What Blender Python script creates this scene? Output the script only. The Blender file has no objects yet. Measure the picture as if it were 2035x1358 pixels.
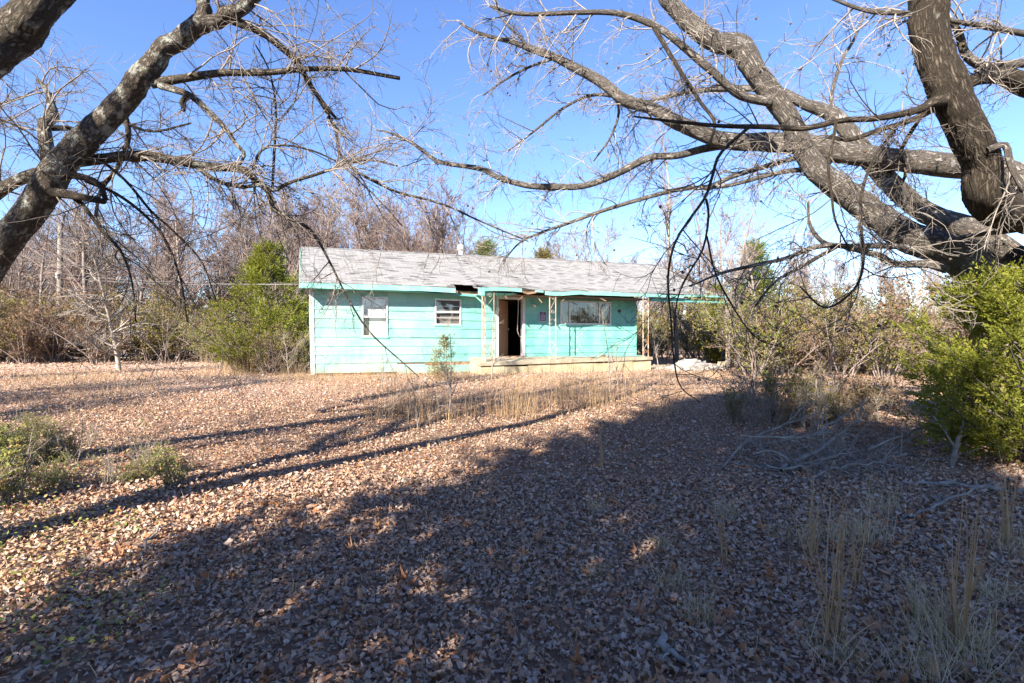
import bpy, math, random
import numpy as np
from mathutils import Vector, Matrix

# ------------------------------------------------------------------ camera, light, exposure
SC = bpy.context.scene
COL = SC.collection
F, CX, CY, CAMZ = 1017.5, 1017.5, 679.0, 1.5
cam_d = bpy.data.cameras.new('camera'); cam = bpy.data.objects.new('camera', cam_d); COL.objects.link(cam)
cam.location = (0, 0, CAMZ); cam.rotation_euler = (math.radians(90), 0, 0)
cam_d.lens = 18.0; cam_d.sensor_width = 36.0; cam_d.clip_start = 0.05; cam_d.clip_end = 3000
SC.camera = cam

SUN_EL, SUN_AZ = 30.0, 30.0            # the light travels 30 degrees to the right of straight ahead
az, el = math.radians(SUN_AZ), math.radians(SUN_EL)
LDIR = Vector((math.sin(az) * math.cos(el), math.cos(az) * math.cos(el), -math.sin(el)))
sun_d = bpy.data.lights.new('sun', 'SUN'); sun = bpy.data.objects.new('sun', sun_d); COL.objects.link(sun)
sun_d.energy = 5.0; sun_d.angle = math.radians(0.53); sun_d.color = (1.0, 0.91, 0.78)
sun.rotation_euler = LDIR.to_track_quat('-Z', 'Y').to_euler(); sun.location = (-10, -17, 12)
W = bpy.data.worlds.new('World'); SC.world = W; W.use_nodes = True
wn = W.node_tree.nodes; sky = wn.new('ShaderNodeTexSky'); sky.sky_type = 'NISHITA'; sky.sun_disc = False
sky.sun_elevation = el; sky.sun_rotation = math.pi + az
sky.air_density = 1.0; sky.dust_density = 0.1; sky.ozone_density = 3.5; sky.altitude = 200
hs = wn.new('ShaderNodeHueSaturation'); hs.inputs['Saturation'].default_value = 1.1; hs.inputs['Hue'].default_value = .512
W.node_tree.links.new(sky.outputs[0], hs.inputs['Color']); W.node_tree.links.new(hs.outputs[0], wn['Background'].inputs[0]); wn['Background'].inputs[1].default_value = 0.089
SC.view_settings.view_transform = 'Standard'; SC.view_settings.look = 'None'
SC.view_settings.gamma = 1.0; SC.view_settings.use_curve_mapping = False
SC.view_settings.exposure = 1.9
SC.cycles.max_bounces = 8; SC.cycles.transparent_max_bounces = 12

rng = np.random.default_rng(7); random.seed(7)

# ------------------------------------------------------------------ helpers
def at(px, py, d):
    return np.array(((px - CX) / F * d, d, CAMZ + (CY - py) / F * d))

def sstep(t):
    t = np.clip(t, 0, 1); return t * t * (3 - 2 * t)

def gz(x, y):
    x = np.asarray(x, float); y = np.asarray(y, float)
    z = 0.43 * sstep((y - 3.0) / 11.0)
    z = z + 0.025 * np.sin(x * 0.9 + 1.3) * np.sin(y * 0.8 + .4) * sstep((y + 2) / 6) * (1 - .6 * sstep((y - 12) / 4))
    z = z + 0.10 * np.exp(-(((x - 4.6) / 1.6) ** 2 + ((y - 8.6) / 1.1) ** 2))
    z = z + 0.10 * np.exp(-(((x - 7.5) / 2.5) ** 2 + ((y - 6.0) / 2.0) ** 2))
    z = z - 0.012 * np.clip(y - 30, 0, 60)
    return z

def mesh_np(name, V, Fs, uv=None, smooth=False):
    """V (n,3); Fs (m,k) or a list of such arrays"""
    if not isinstance(Fs, (list, tuple)): Fs = [Fs]
    Fs = [np.asarray(f, np.int32) for f in Fs if len(f)]
    V = np.asarray(V, np.float32)
    me = bpy.data.meshes.new(name)
    me.vertices.add(len(V)); me.vertices.foreach_set('co', V.ravel())
    li = np.concatenate([f.ravel() for f in Fs]); cnt = np.concatenate([np.full(len(f), f.shape[1], np.int32) for f in Fs])
    st = np.zeros(len(cnt), np.int32); st[1:] = np.cumsum(cnt)[:-1]
    me.loops.add(len(li)); me.loops.foreach_set('vertex_index', li)
    me.polygons.add(len(cnt)); me.polygons.foreach_set('loop_start', st)
    try: me.polygons.foreach_set('loop_total', cnt)
    except Exception: pass
    if smooth: me.polygons.foreach_set('use_smooth', np.ones(len(cnt), bool))
    if uv is not None:
        l = me.uv_layers.new(name='UVMap'); l.data.foreach_set('uv', np.asarray(uv, np.float32)[li].ravel())
    me.update(calc_edges=True)
    return me

def link(name, me, mat=None, parent=None, loc=None):
    o = bpy.data.objects.new(name, me); COL.objects.link(o)
    if me is not None and mat is not None and not me.materials: me.materials.append(mat)
    if parent is not None: o.parent = parent
    if loc is not None: o.location = loc
    return o

def share(name, me, mat, parent=None):
    """an object on a shared mesh with its own material"""
    if not me.materials: me.materials.append(mat)
    o = bpy.data.objects.new(name, me); COL.objects.link(o); o.parent = parent
    o.material_slots[0].link = 'OBJECT'; o.material_slots[0].material = mat
    return o

def tag(o, label=None, cat=None, group=None, kind=None):
    if label: o['label'] = label
    if cat: o['category'] = cat
    if group: o['group'] = group
    if kind: o['kind'] = kind
    return o

def thing(name, label, cat, loc=(0, 0, 0), rz=0, group=None):
    o = bpy.data.objects.new(name, None); COL.objects.link(o); o.empty_display_size = .2
    o.location = loc; o.rotation_euler = (0, 0, rz)
    return tag(o, label, cat, group)

def copy_tree(o, parent=None):
    c = o.copy(); COL.objects.link(c); c.parent = parent
    for ch in o.children: copy_tree(ch, c)
    return c

class MB:
    """collects simple solids into one mesh"""
    def __init__(s): s.V = []; s.F = []; s.n = 0
    def add(s, v, f):
        s.V += [tuple(p) for p in v]; s.F += [tuple(i + s.n for i in q) for q in f]; s.n = len(s.V); return s
    def hexa(s, p):
        return s.add(p, [(0, 3, 2, 1), (4, 5, 6, 7), (0, 1, 5, 4), (1, 2, 6, 5), (2, 3, 7, 6), (3, 0, 4, 7)])
    def box(s, x0, x1, y0, y1, z0, z1):
        return s.hexa([(x0, y0, z0), (x1, y0, z0), (x1, y1, z0), (x0, y1, z0), (x0, y0, z1), (x1, y0, z1), (x1, y1, z1), (x0, y1, z1)])
    def tube(s, pts, r, k=6, cap=True):
        pts = [Vector(p) for p in pts]; n = len(pts); rs = r if hasattr(r, '__len__') else [r] * n
        v = []; ref = None
        for i, p in enumerate(pts):
            t = (pts[min(i + 1, n - 1)] - pts[max(i - 1, 0)]).normalized()
            if ref is None:
                ref = t.orthogonal().normalized()
            ref = (ref - t * ref.dot(t)).normalized(); b = t.cross(ref)
            v += [p + (ref * math.cos(2 * math.pi * j / k) + b * math.sin(2 * math.pi * j / k)) * rs[i] for j in range(k)]
        f = [(i * k + j, i * k + (j + 1) % k, (i + 1) * k + (j + 1) % k, (i + 1) * k + j) for i in range(n - 1) for j in range(k)]
        if cap: f += [tuple(range(k))[::-1], tuple((n - 1) * k + j for j in range(k))]
        return s.add(v, f)
    def mesh(s, name, smooth=False):
        me = bpy.data.meshes.new(name); me.from_pydata(s.V, [], s.F); me.update()
        if smooth: me.polygons.foreach_set('use_smooth', [True] * len(me.polygons))
        return me
    def build(s, name, mat, parent=None, smooth=False):
        return link(name, s.mesh(name, smooth), mat, parent)

# ------------------------------------------------------------------ materials
def new_mat(name):
    m = bpy.data.materials.new(name); m.use_nodes = True
    return m, m.node_tree.nodes, m.node_tree.links, m.node_tree.nodes['Principled BSDF']

def ramp(nodes, cols):
    r = nodes.new('ShaderNodeValToRGB'); e = r.color_ramp.elements
    while len(e) < len(cols): e.new(.5)
    for i, (p, c) in enumerate(cols): e[i].position = p; e[i].color = (*c, 1)
    return r

def M(name, cols, scale=6, rough=.85, bump=0, bscale=None, bdist=.01, stretch=(1, 1, 1), coord='Object', island=False, metal=0, spec=.3, trans=0, detail=6):
    """noise (or per-piece random) colour through a ramp, with optional fine bump"""
    m, n, l, b = new_mat(name)
    if not isinstance(cols[0][0], (int, float)) or len(cols[0]) == 3:
        k = len(cols); cols = [(.3 + .4 * i / max(1, k - 1), c) for i, c in enumerate(cols)] if not island else [(i / max(1, k - 1), c) for i, c in enumerate(cols)]
    r = ramp(n, cols)
    tc = n.new('ShaderNodeTexCoord'); mp = n.new('ShaderNodeMapping'); mp.inputs['Scale'].default_value = stretch
    l.new(tc.outputs[coord], mp.inputs[0])
    if island:
        g = n.new('ShaderNodeNewGeometry'); l.new(g.outputs['Random Per Island'], r.inputs[0])
    else:
        t = n.new('ShaderNodeTexNoise'); t.inputs['Scale'].default_value = scale; t.inputs['Detail'].default_value = detail
        t.inputs['Roughness'].default_value = .62
        l.new(mp.outputs[0], t.inputs['Vector']); l.new(t.outputs['Fac'], r.inputs[0])
    l.new(r.outputs[0], b.inputs['Base Color'])
    b.inputs['Roughness'].default_value = rough; b.inputs['Metallic'].default_value = metal
    b.inputs['Specular IOR Level'].default_value = spec
    if bump:
        t2 = n.new('ShaderNodeTexNoise'); t2.inputs['Scale'].default_value = bscale or scale * 4; t2.inputs['Detail'].default_value = 5
        l.new(mp.outputs[0], t2.inputs['Vector'])
        bp = n.new('ShaderNodeBump'); bp.inputs['Strength'].default_value = bump; bp.inputs['Distance'].default_value = bdist
        l.new(t2.outputs['Fac'], bp.inputs['Height']); l.new(bp.outputs[0], b.inputs['Normal'])
    if trans:
        out = n['Material Output']; tr = n.new('ShaderNodeBsdfTranslucent'); mx = n.new('ShaderNodeMixShader'); mx.inputs[0].default_value = trans
        l.new(r.outputs[0], tr.inputs[0]); l.new(b.outputs[0], mx.inputs[1]); l.new(tr.outputs[0], mx.inputs[2]); l.new(mx.outputs[0], out.inputs[0])
    return m

def bark_mat(name, dark, mid, patch, patch_amt, moss=None, us=9, vs=2.2, bump=.9, moss_amt=.62):
    """furrowed bark in limb coordinates (u round the limb, v along it, both in metres) with lichen patches"""
    m, n, l, b = new_mat(name)
    uv = n.new('ShaderNodeTexCoord'); mp = n.new('ShaderNodeMapping'); mp.inputs['Scale'].default_value = (us, vs, 1); l.new(uv.outputs['UV'], mp.inputs[0])
    vo = n.new('ShaderNodeTexVoronoi'); vo.feature = 'DISTANCE_TO_EDGE'; vo.inputs['Scale'].default_value = 2.4
    nz = n.new('ShaderNodeTexNoise'); nz.inputs['Scale'].default_value = 2.0; nz.inputs['Detail'].default_value = 7; nz.inputs['Roughness'].default_value = .7
    ad = n.new('ShaderNodeVectorMath'); ad.operation = 'MULTIPLY_ADD'; ad.inputs[1].default_value = (1.1, 1.1, 1.1)
    l.new(mp.outputs[0], nz.inputs['Vector']); l.new(nz.outputs['Color'], ad.inputs[0]); l.new(mp.outputs[0], ad.inputs[2]); l.new(ad.outputs[0], vo.inputs['Vector'])
    rr = ramp(n, [(0, dark), (.28, mid), (1, tuple(c * 1.12 for c in mid))]); l.new(vo.outputs['Distance'], rr.inputs[0])
    n2 = n.new('ShaderNodeTexNoise'); n2.inputs['Scale'].default_value = 7; n2.inputs['Detail'].default_value = 6; n2.inputs['Roughness'].default_value = .68
    l.new(uv.outputs['Object'], n2.inputs['Vector'])
    r2 = ramp(n, [(patch_amt, (0, 0, 0)), (patch_amt + .09, (1, 1, 1))]); l.new(n2.outputs['Fac'], r2.inputs[0])
    mx = n.new('ShaderNodeMixRGB'); l.new(r2.outputs[0], mx.inputs[0]); l.new(rr.outputs[0], mx.inputs[1]); mx.inputs[2].default_value = (*patch, 1)
    last = mx
    if moss:
        n3 = n.new('ShaderNodeTexNoise'); n3.inputs['Scale'].default_value = 3.2; n3.inputs['Detail'].default_value = 8; n3.inputs['Roughness'].default_value = .7
        ma = n.new('ShaderNodeMapping'); ma.inputs['Location'].default_value = (3.1, 7.7, 1.9); l.new(uv.outputs['Object'], ma.inputs[0]); l.new(ma.outputs[0], n3.inputs['Vector'])
        r3 = ramp(n, [(moss_amt, (0, 0, 0)), (moss_amt + .1, (1, 1, 1))]); l.new(n3.outputs['Fac'], r3.inputs[0])
        m3 = n.new('ShaderNodeMixRGB'); l.new(r3.outputs[0], m3.inputs[0]); l.new(mx.outputs[0], m3.inputs[1]); m3.inputs[2].default_value = (*moss, 1); last = m3
    l.new(last.outputs[0], b.inputs['Base Color']); b.inputs['Roughness'].default_value = .95; b.inputs['Specular IOR Level'].default_value = .15
    sm = n.new('ShaderNodeMath'); sm.operation = 'ADD'
    rb = ramp(n, [(0, (0, 0, 0)), (.3, (1, 1, 1))]); l.new(vo.outputs['Distance'], rb.inputs[0]); l.new(rb.outputs[0], sm.inputs[0]); l.new(nz.outputs['Fac'], sm.inputs[1])
    bp = n.new('ShaderNodeBump'); bp.inputs['Strength'].default_value = bump; bp.inputs['Distance'].default_value = .02
    l.new(sm.outputs[0], bp.inputs['Height']); l.new(bp.outputs[0], b.inputs['Normal'])
    return m

LEAFC = [(.31, .195, .135), (.43, .305, .23), (.47, .365, .295), (.43, .215, .115), (.48, .29, .18), (.50, .405, .34), (.22, .125, .08), (.49, .305, .195), (.45, .355, .29), (.28, .165, .105)]
BIGC = [(.38, .17, .08), (.46, .23, .125), (.33, .15, .07), (.42, .28, .20), (.52, .28, .15), (.38, .24, .17)]
MAT = dict(
    bark_left=bark_mat('lichen_bark', (.06, .05, .04), (.19, .16, .13), (.42, .43, .38), .535, moss=(.12, .11, .04), us=15, vs=6),
    bark_right=bark_mat('furrowed_bark', (.10, .086, .074), (.25, .222, .195), (.44, .425, .40), .585, us=17, vs=3.2, bump=1.0),
    bark_dark=bark_mat('mossy_bark', (.045, .036, .028), (.12, .098, .074), (.28, .28, .24), .64, moss=(.105, .09, .04), us=17, vs=3.2, bump=1.0),
    twig_left=M('grey_twig', [(.13, .105, .085), (.29, .25, .215)], 3, .9),
    twig_right=M('pale_twig', [(.16, .135, .11), (.36, .32, .28)], 3, .9),
    twig_dark=M('brown_twig', [(.075, .06, .05), (.13, .11, .09)], 3, .9),
    bg_trunk=M('woodland_bark', [(.13, .105, .09), (.26, .22, .19)], 4, .95),
    bg_twig=M('woodland_twig', [(.15, .115, .10), (.26, .21, .19)], .6, .95),
    bg_twig_red=M('budding_twig', [(.165, .11, .095), (.235, .18, .158)], .6, .95),
    pale_bark=M('pale_smooth_bark', [(.20, .165, .135), (.37, .32, .27)], 9, .9),
    seed=M('seed_ball_brown', [(.07, .045, .03), (.12, .075, .05)], 9, .95),
    cedar=M('cedar_green', [(.10, .125, .012), (.17, .185, .02), (.25, .24, .034), (.115, .14, .014), (.21, .21, .026)], island=True, rough=.7, trans=.35),
    cedar_dark=M('cedar_deep_green', [(.08, .12, .012), (.13, .165, .016), (.18, .195, .03)], island=True, rough=.75, trans=.25),  # darker green foliage colour of some cedars
    cedar_brown=M('cedar_dry', [(.17, .15, .05), (.24, .17, .06), (.15, .16, .05)], island=True, rough=.8, trans=.2),
    olive=M('olive_leaf', [(.11, .115, .02), (.20, .18, .035), (.23, .175, .055), (.16, .165, .025), (.24, .145, .055)], island=True, rough=.7, trans=.3),
    greenleaf=M('green_leaf', [(.09, .12, .015), (.15, .17, .022), (.20, .195, .035), (.22, .16, .065)], island=True, rough=.65, trans=.3),
    rust=M('rust_leaf', [(.20, .11, .06), (.26, .16, .095), (.16, .10, .055), (.16, .13, .05)], island=True, rough=.75, trans=.25),
    ivy=M('ivy_leaf', [(.11, .17, .03), (.20, .25, .05), (.32, .31, .08), (.40, .26, .11), (.16, .20, .04)], island=True, rough=.6, trans=.3),
    straw=M('straw', [(.36, .235, .12), (.46, .33, .19), (.30, .18, .09), (.50, .38, .24)], island=True, rough=.8, trans=.3),
    straw_dull=M('dull_straw', [(.48, .39, .28), (.60, .51, .38), (.42, .33, .20), (.24, .23, .10)], island=True, rough=.8, trans=.2),
    litter=M('small_leaf', LEAFC, island=True, rough=.85, trans=.1, spec=.2),
    bigleaf=M('broad_leaf', BIGC, island=True, rough=.75, trans=.15, spec=.35),
    stick=M('fallen_wood', [(.11, .095, .08), (.21, .19, .17), (.32, .305, .28)], 8, .95),
    teal=M('faded_teal_paint', [(.10, .34, .29), (.14, .385, .335), (.21, .43, .385)], 1.6, .62, .25, 40, .002),
    teal_trim=M('worn_teal_trim', [(.30, .26, .20), (.15, .40, .34), (.21, .48, .42), (.25, .52, .46)], 3.2, .65, .4, 30, .003),
    teal_soffit=M('teal_soffit_paint', [(.11, .34, .29), (.15, .40, .35)], 2, .7, .2, 25, .003),
    white=M('chalky_white', [(.50, .52, .51), (.62, .64, .63)], 5, .6),
    rot=M('rotten_wood', [(.10, .065, .045), (.22, .14, .09), (.32, .21, .13)], 6, .95, .5, 30, .006),
    ply=M('bare_sheathing', [(.17, .10, .065), (.28, .17, .11)], 5, .95),
    dark_wood=M('attic_dark', [(.06, .045, .035), (.10, .075, .055)], 5, .95),
    alu=M('mill_aluminium', [(.48, .47, .45), (.62, .61, .59)], 9, .45, metal=.35),
    blind=M('slatted_blind', [(.50, .49, .48), (.56, .55, .54)], 3, .7),
    curtain=M('grey_drape', [(.17, .15, .155), (.24, .215, .22)], 3, .8),
    dim_blind=M('dusty_blind', [(.19, .17, .155), (.25, .225, .205)], 3, .8),
    room=M('dim_room', [(.10, .075, .055), (.15, .11, .085)], 3, .9),
    door_wood=M('stained_door', [(.30, .16, .085), (.40, .23, .13)], 8, .6, stretch=(1, 1, .15)),
    frame_paint=M('door_frame_paint', [(.40, .39, .38), (.56, .55, .54)], 6, .6),
    iron=M('rusting_white_iron', [(.24, .10, .05), (.36, .22, .14), (.48, .41, .34), (.52, .48, .42)], 7, .7, .3, 60, .001),
    concrete=M('old_concrete', [(.20, .165, .115), (.30, .255, .185), (.36, .33, .26)], 4, .95, .5, 60, .006),
    block=M('foundation_block', [(.26, .21, .13), (.36, .31, .20), (.41, .36, .26)], 3, .95, .4, 70, .004),
    rubble=M('broken_plaster', [(.20, .18, .155), (.29, .27, .25), (.40, .39, .375)], 5, .9, .4, 30, .006),
    shingle=M('asphalt_shingle', [(.205, .2, .195), (.235, .23, .225), (.22, .215, .21), (.255, .25, .243), (.13, .127, .123), (.24, .235, .23)], island=True, rough=.95),
    deck=M('roof_underlay', [(.09, .08, .075), (.14, .125, .115)], 6, .95),
    flue=M('flue_metal', [(.45, .45, .44), (.58, .58, .57)], 12, .5, metal=.1),
    sign=M('sign_purple', [(.085, .05, .11), (.11, .065, .135)], 9, .5),
    sign_ink=M('sign_print', [(.42, .38, .45), (.50, .46, .52)], 30, .6),
    pole=M('weathered_pole', [(.15, .13, .11), (.25, .22, .19)], 3, .95, stretch=(6, 6, .5)),
    wire=M('wire_grey', [(.16, .155, .155), (.22, .215, .21)], 5, .5),
    cable=M('pale_cable', [(.55, .50, .42), (.66, .60, .52)], 5, .5),
    lampglass=M('frosted_glass', [(.5, .5, .47), (.62, .62, .58)], 5, .25),
)
def glass_mat():
    m, n, l, b = new_mat('window_glass'); out = n['Material Output']
    fr = n.new('ShaderNodeValue'); fr.outputs[0].default_value = .10
    gl = n.new('ShaderNodeBsdfGlossy'); gl.inputs['Roughness'].default_value = .02; tr = n.new('ShaderNodeBsdfTransparent'); tr.inputs[0].default_value = (.95, .96, .96, 1)
    mx = n.new('ShaderNodeMixShader'); l.new(fr.outputs[0], mx.inputs[0]); l.new(tr.outputs[0], mx.inputs[1]); l.new(gl.outputs[0], mx.inputs[2]); l.new(mx.outputs[0], out.inputs[0])
    return m
MAT['glass'] = glass_mat()
def paint(mat):
    n, l = mat.node_tree.nodes, mat.node_tree.links; b = n['Principled BSDF']; src = b.inputs['Base Color'].links[0].from_socket; tc = n.new('ShaderNodeTexCoord'); sx = n.new('ShaderNodeSeparateXYZ'); l.new(tc.outputs['Object'], sx.inputs[0])
    def noise(sc, st=(1, 1, 1)):
        mp = n.new('ShaderNodeMapping'); mp.inputs['Scale'].default_value = st; l.new(tc.outputs['Object'], mp.inputs[0]); t = n.new('ShaderNodeTexNoise'); t.inputs['Scale'].default_value = sc; t.inputs['Detail'].default_value = 6; t.inputs['Roughness'].default_value = .65; l.new(mp.outputs[0], t.inputs['Vector']); return t.outputs['Fac']
    def math_(op, a, b_):
        q = n.new('ShaderNodeMath'); q.operation = op; q.use_clamp = True
        for i, v in enumerate((a, b_)):
            if isinstance(v, (int, float)): q.inputs[i].default_value = v
            else: l.new(v, q.inputs[i])
        return q.outputs[0]
    def mix(f, a, col):
        q = n.new('ShaderNodeMixRGB'); l.new(f, q.inputs[0]); l.new(a, q.inputs[1]); q.inputs[2].default_value = (*col, 1); return q.outputs[0]
    mr = n.new('ShaderNodeMapRange'); mr.inputs[1].default_value = 6.5; mr.inputs[2].default_value = 2.0; l.new(sx.outputs[0], mr.inputs[0])          # the open end of the wall is the more weathered
    fade = math_('MULTIPLY', mr.outputs[0], math_('MULTIPLY', math_('SUBTRACT', noise(1.1), .25), 2.2)); c = mix(fade, src, (.29, .43, .40))
    r1 = ramp(n, [(.60, (0, 0, 0)), (.68, (1, 1, 1))]); l.new(noise(2.2, (1, 1, .35)), r1.inputs[0]); c = mix(math_('MULTIPLY', r1.outputs[0], .45), c, (.12, .22, .19))  # mildew streaks
    r2 = ramp(n, [(.57, (0, 0, 0)), (.60, (1, 1, 1))]); l.new(noise(9, (1, 1, 2.2)), r2.inputs[0]); r3 = ramp(n, [(.52, (0, 0, 0)), (.6, (1, 1, 1))]); l.new(noise(.9), r3.inputs[0])
    c = mix(math_('MULTIPLY', math_('MULTIPLY', r2.outputs[0], r3.outputs[0]), .8), c, (.42, .38, .32))                                           # peeled flakes
    mz = n.new('ShaderNodeMapRange'); mz.inputs[1].default_value = .55; mz.inputs[2].default_value = .0; l.new(sx.outputs[2], mz.inputs[0])
    c = mix(math_('MULTIPLY', mz.outputs[0], math_('MULTIPLY', math_('SUBTRACT', noise(5), .35), 2.0)), c, (.27, .21, .15))                         # mud splash
    oi = n.new('ShaderNodeObjectInfo'); mv = n.new('ShaderNodeMapRange'); mv.inputs[3].default_value = .86; mv.inputs[4].default_value = 1.1; l.new(oi.outputs['Random'], mv.inputs[0])   # board to board
    hv = n.new('ShaderNodeHueSaturation'); l.new(mv.outputs[0], hv.inputs['Value']); l.new(c, hv.inputs['Color']); c = hv.outputs[0]
    l.new(c, b.inputs['Base Color'])
paint(MAT['teal'])

def ground_mat():
    m, n, l, b = new_mat('leafy_soil')
    tc = n.new('ShaderNodeTexCoord')
    nz = n.new('ShaderNodeTexNoise'); nz.inputs['Scale'].default_value = 9; nz.inputs['Detail'].default_value = 4; l.new(tc.outputs['Object'], nz.inputs['Vector'])
    ad = n.new('ShaderNodeVectorMath'); ad.operation = 'MULTIPLY_ADD'; ad.inputs[1].default_value = (.1, .1, .1); l.new(nz.outputs['Color'], ad.inputs[0]); l.new(tc.outputs['Object'], ad.inputs[2])
    vo = n.new('ShaderNodeTexVoronoi'); vo.inputs['Scale'].default_value = 22; l.new(ad.outputs[0], vo.inputs['Vector'])
    sp = n.new('ShaderNodeSeparateColor'); l.new(vo.outputs['Color'], sp.inputs[0])
    r = ramp(n, [(i / (len(LEAFC) - 1), tuple(.8 * q for q in c)) for i, c in enumerate(LEAFC)]); l.new(sp.outputs[0], r.inputs[0])
    n2 = n.new('ShaderNodeTexNoise'); n2.inputs['Scale'].default_value = .35; n2.inputs['Detail'].default_value = 7; n2.inputs['Roughness'].default_value = .65; l.new(tc.outputs['Object'], n2.inputs['Vector'])
    r2 = ramp(n, [(.35, (.44, .27, .17)), (.5, (.47, .36, .28)), (.66, (.54, .39, .25))]); l.new(n2.outputs['Fac'], r2.inputs[0])
    mx = n.new('ShaderNodeMixRGB'); mx.inputs[0].default_value = .4; l.new(r.outputs[0], mx.inputs[1]); l.new(r2.outputs[0], mx.inputs[2])
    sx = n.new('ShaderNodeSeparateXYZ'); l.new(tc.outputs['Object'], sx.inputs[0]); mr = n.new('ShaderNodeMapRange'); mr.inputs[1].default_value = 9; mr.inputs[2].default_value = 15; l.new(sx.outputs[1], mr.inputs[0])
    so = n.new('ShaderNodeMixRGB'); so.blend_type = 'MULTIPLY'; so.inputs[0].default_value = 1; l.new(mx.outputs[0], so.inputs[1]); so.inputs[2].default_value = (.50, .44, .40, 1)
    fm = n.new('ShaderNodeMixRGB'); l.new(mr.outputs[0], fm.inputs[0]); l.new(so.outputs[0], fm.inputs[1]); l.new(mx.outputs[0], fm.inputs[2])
    l.new(fm.outputs[0], b.inputs['Base Color']); b.inputs['Roughness'].default_value = .95; b.inputs['Specular IOR Level'].default_value = .15
    bp = n.new('ShaderNodeBump'); bp.inputs['Strength'].default_value = .8; bp.inputs['Distance'].default_value = .03
    l.new(vo.outputs['Distance'], bp.inputs['Height']); l.new(bp.outputs[0], b.inputs['Normal'])
    return m
MAT['ground'] = ground_mat()

# ------------------------------------------------------------------ ground
def axis(lo, hi, step, far, grow):
    a = list(np.arange(lo, hi + 1e-6, step)); s = step
    while a[-1] < far: s *= grow; a.append(a[-1] + s)
    s = step; b = [lo]
    while b[-1] > -far: s *= grow; b.append(b[-1] - s)
    return np.array(b[:0:-1] + a)
gx = axis(-14, 14, .25, 900, 1.18); gy = axis(-2, 24, .25, 900, 1.18)
GX, GY = np.meshgrid(gx, gy); GZ = gz(GX, GY); nx, ny = len(gx), len(gy)
ii = np.arange(ny - 1)[:, None] * nx + np.arange(nx - 1)[None]
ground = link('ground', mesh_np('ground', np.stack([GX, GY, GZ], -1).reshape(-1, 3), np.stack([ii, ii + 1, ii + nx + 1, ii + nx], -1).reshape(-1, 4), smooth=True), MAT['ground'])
tag(ground, kind='structure')

# ------------------------------------------------------------------ scattering templates
def scatter(tmpl, pos, yaw, tilt, taxis, scale, V, T, base, scl3=None):
    """template (v,3),(f,3) -> many copies, vectorised"""
    tv, tf = tmpl; n = len(pos)
    v = tv[None] * np.asarray(scale)[:, None, None]
    if scl3 is not None: v = v * scl3[:, None, :]
    c, s = np.cos(yaw), np.sin(yaw)
    x = v[..., 0] * c[:, None] - v[..., 1] * s[:, None]; y = v[..., 0] * s[:, None] + v[..., 1] * c[:, None]; z = v[..., 2]
    # tilt about a horizontal axis at angle taxis
    ax, ay = np.cos(taxis)[:, None], np.sin(taxis)[:, None]; ct, st = np.cos(tilt)[:, None], np.sin(tilt)[:, None]
    d = x * ax + y * ay; px_, py_ = x - d * ax, y - d * ay     # parallel part and the rest
    q = -px_ * ay + py_ * ax
    q2 = q * ct - z * st; z2 = q * st + z * ct
    out = np.stack([d * ax - q2 * ay, d * ay + q2 * ax, z2], -1) + np.asarray(pos)[:, None, :]
    V.append(out.reshape(-1, 3)); T.append((tf[None] + base + (np.arange(n) * len(tv))[:, None, None]).reshape(-1, tf.shape[1]))
    return base + n * len(tv)

def leaf_outline(kind, r):
    if kind == 'star':        # five lobes, like a sweetgum or sycamore leaf
        pts = []
        for k, (a, ln) in enumerate([(-90, .32), (-50, .34), (-20, .82), (12, .42), (40, .95), (66, .48), (90, 1.05), (114, .48), (140, .95), (168, .42), (200, .82), (230, .34)]):
            q = ln * r.uniform(.85, 1.15); pts.append((q * math.cos(math.radians(a)), q * math.sin(math.radians(a))))
    else:
        pts = []
        for k in range(7):
            a = 2 * math.pi * k / 7; pts.append((math.cos(a) * r.uniform(.75, 1.15), .62 * math.sin(a) * r.uniform(.75, 1.2)))
    return np.array(pts) * .5
def leaf_tmpl(kind, seed, curl):
    r = np.random.default_rng(seed); p = leaf_outline(kind, r); n = len(p)
    c1, c2, ph = curl * r.uniform(.5, 1.3), curl * r.uniform(-.4, .8), r.uniform(0, 6.28)
    P = np.vstack([[0, 0], p * .55, p])
    zz = c1 * (P[:, 0] * math.cos(ph) + P[:, 1] * math.sin(ph)) ** 2 * 2.2 + c2 * (P[:, 1]) ** 2 * 2 + r.normal(0, .035 * curl, len(P))
    sq = 1 - .35 * curl * np.abs(P[:, 0] * math.cos(ph) + P[:, 1] * math.sin(ph))
    V = np.c_[P * sq[:, None], zz]; T = []
    for i in range(n):
        j = (i + 1) % n
        T += [(0, 1 + i, 1 + j), (1 + i, 1 + n + i, 1 + n + j), (1 + i, 1 + n + j, 1 + j)]
    return V, np.array(T, np.int32)
def leaf_simple(seed, curl):
    r = np.random.default_rng(seed); p = leaf_outline('oval', r)[[0, 1, 2, 4, 5, 6]]; kind = seed % 3
    if kind == 0:     # rolled along its length
        z = curl * (1.5 * p[:, 1] ** 2 * 4 * .5 + .5 * p[:, 0] ** 2) + r.normal(0, .05, 6); p = p * np.array([1.0, .55])
    elif kind == 1:   # cupped
        z = curl * (p[:, 0] ** 2 * r.uniform(.8, 2.2) + p[:, 1] ** 2 * r.uniform(.5, 2.4)) + r.normal(0, .05, 6)
    else:             # twisted
        z = curl * (1.8 * p[:, 0] * p[:, 1] + p[:, 0] ** 2) + r.normal(0, .06, 6); p = p * np.array([1.0, .8])
    V = np.vstack([[[0, 0, r.normal(0, .04)]], np.c_[p, z]])
    return V, np.array([(0, 1 + i, 1 + (i + 1) % 6) for i in range(6)], np.int32)
SMALL = [leaf_simple(s, 1.35) for s in range(20, 35)]
BIG = [leaf_tmpl('star', s, .9 + .2 * (s % 4)) for s in range(40, 48)]
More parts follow.
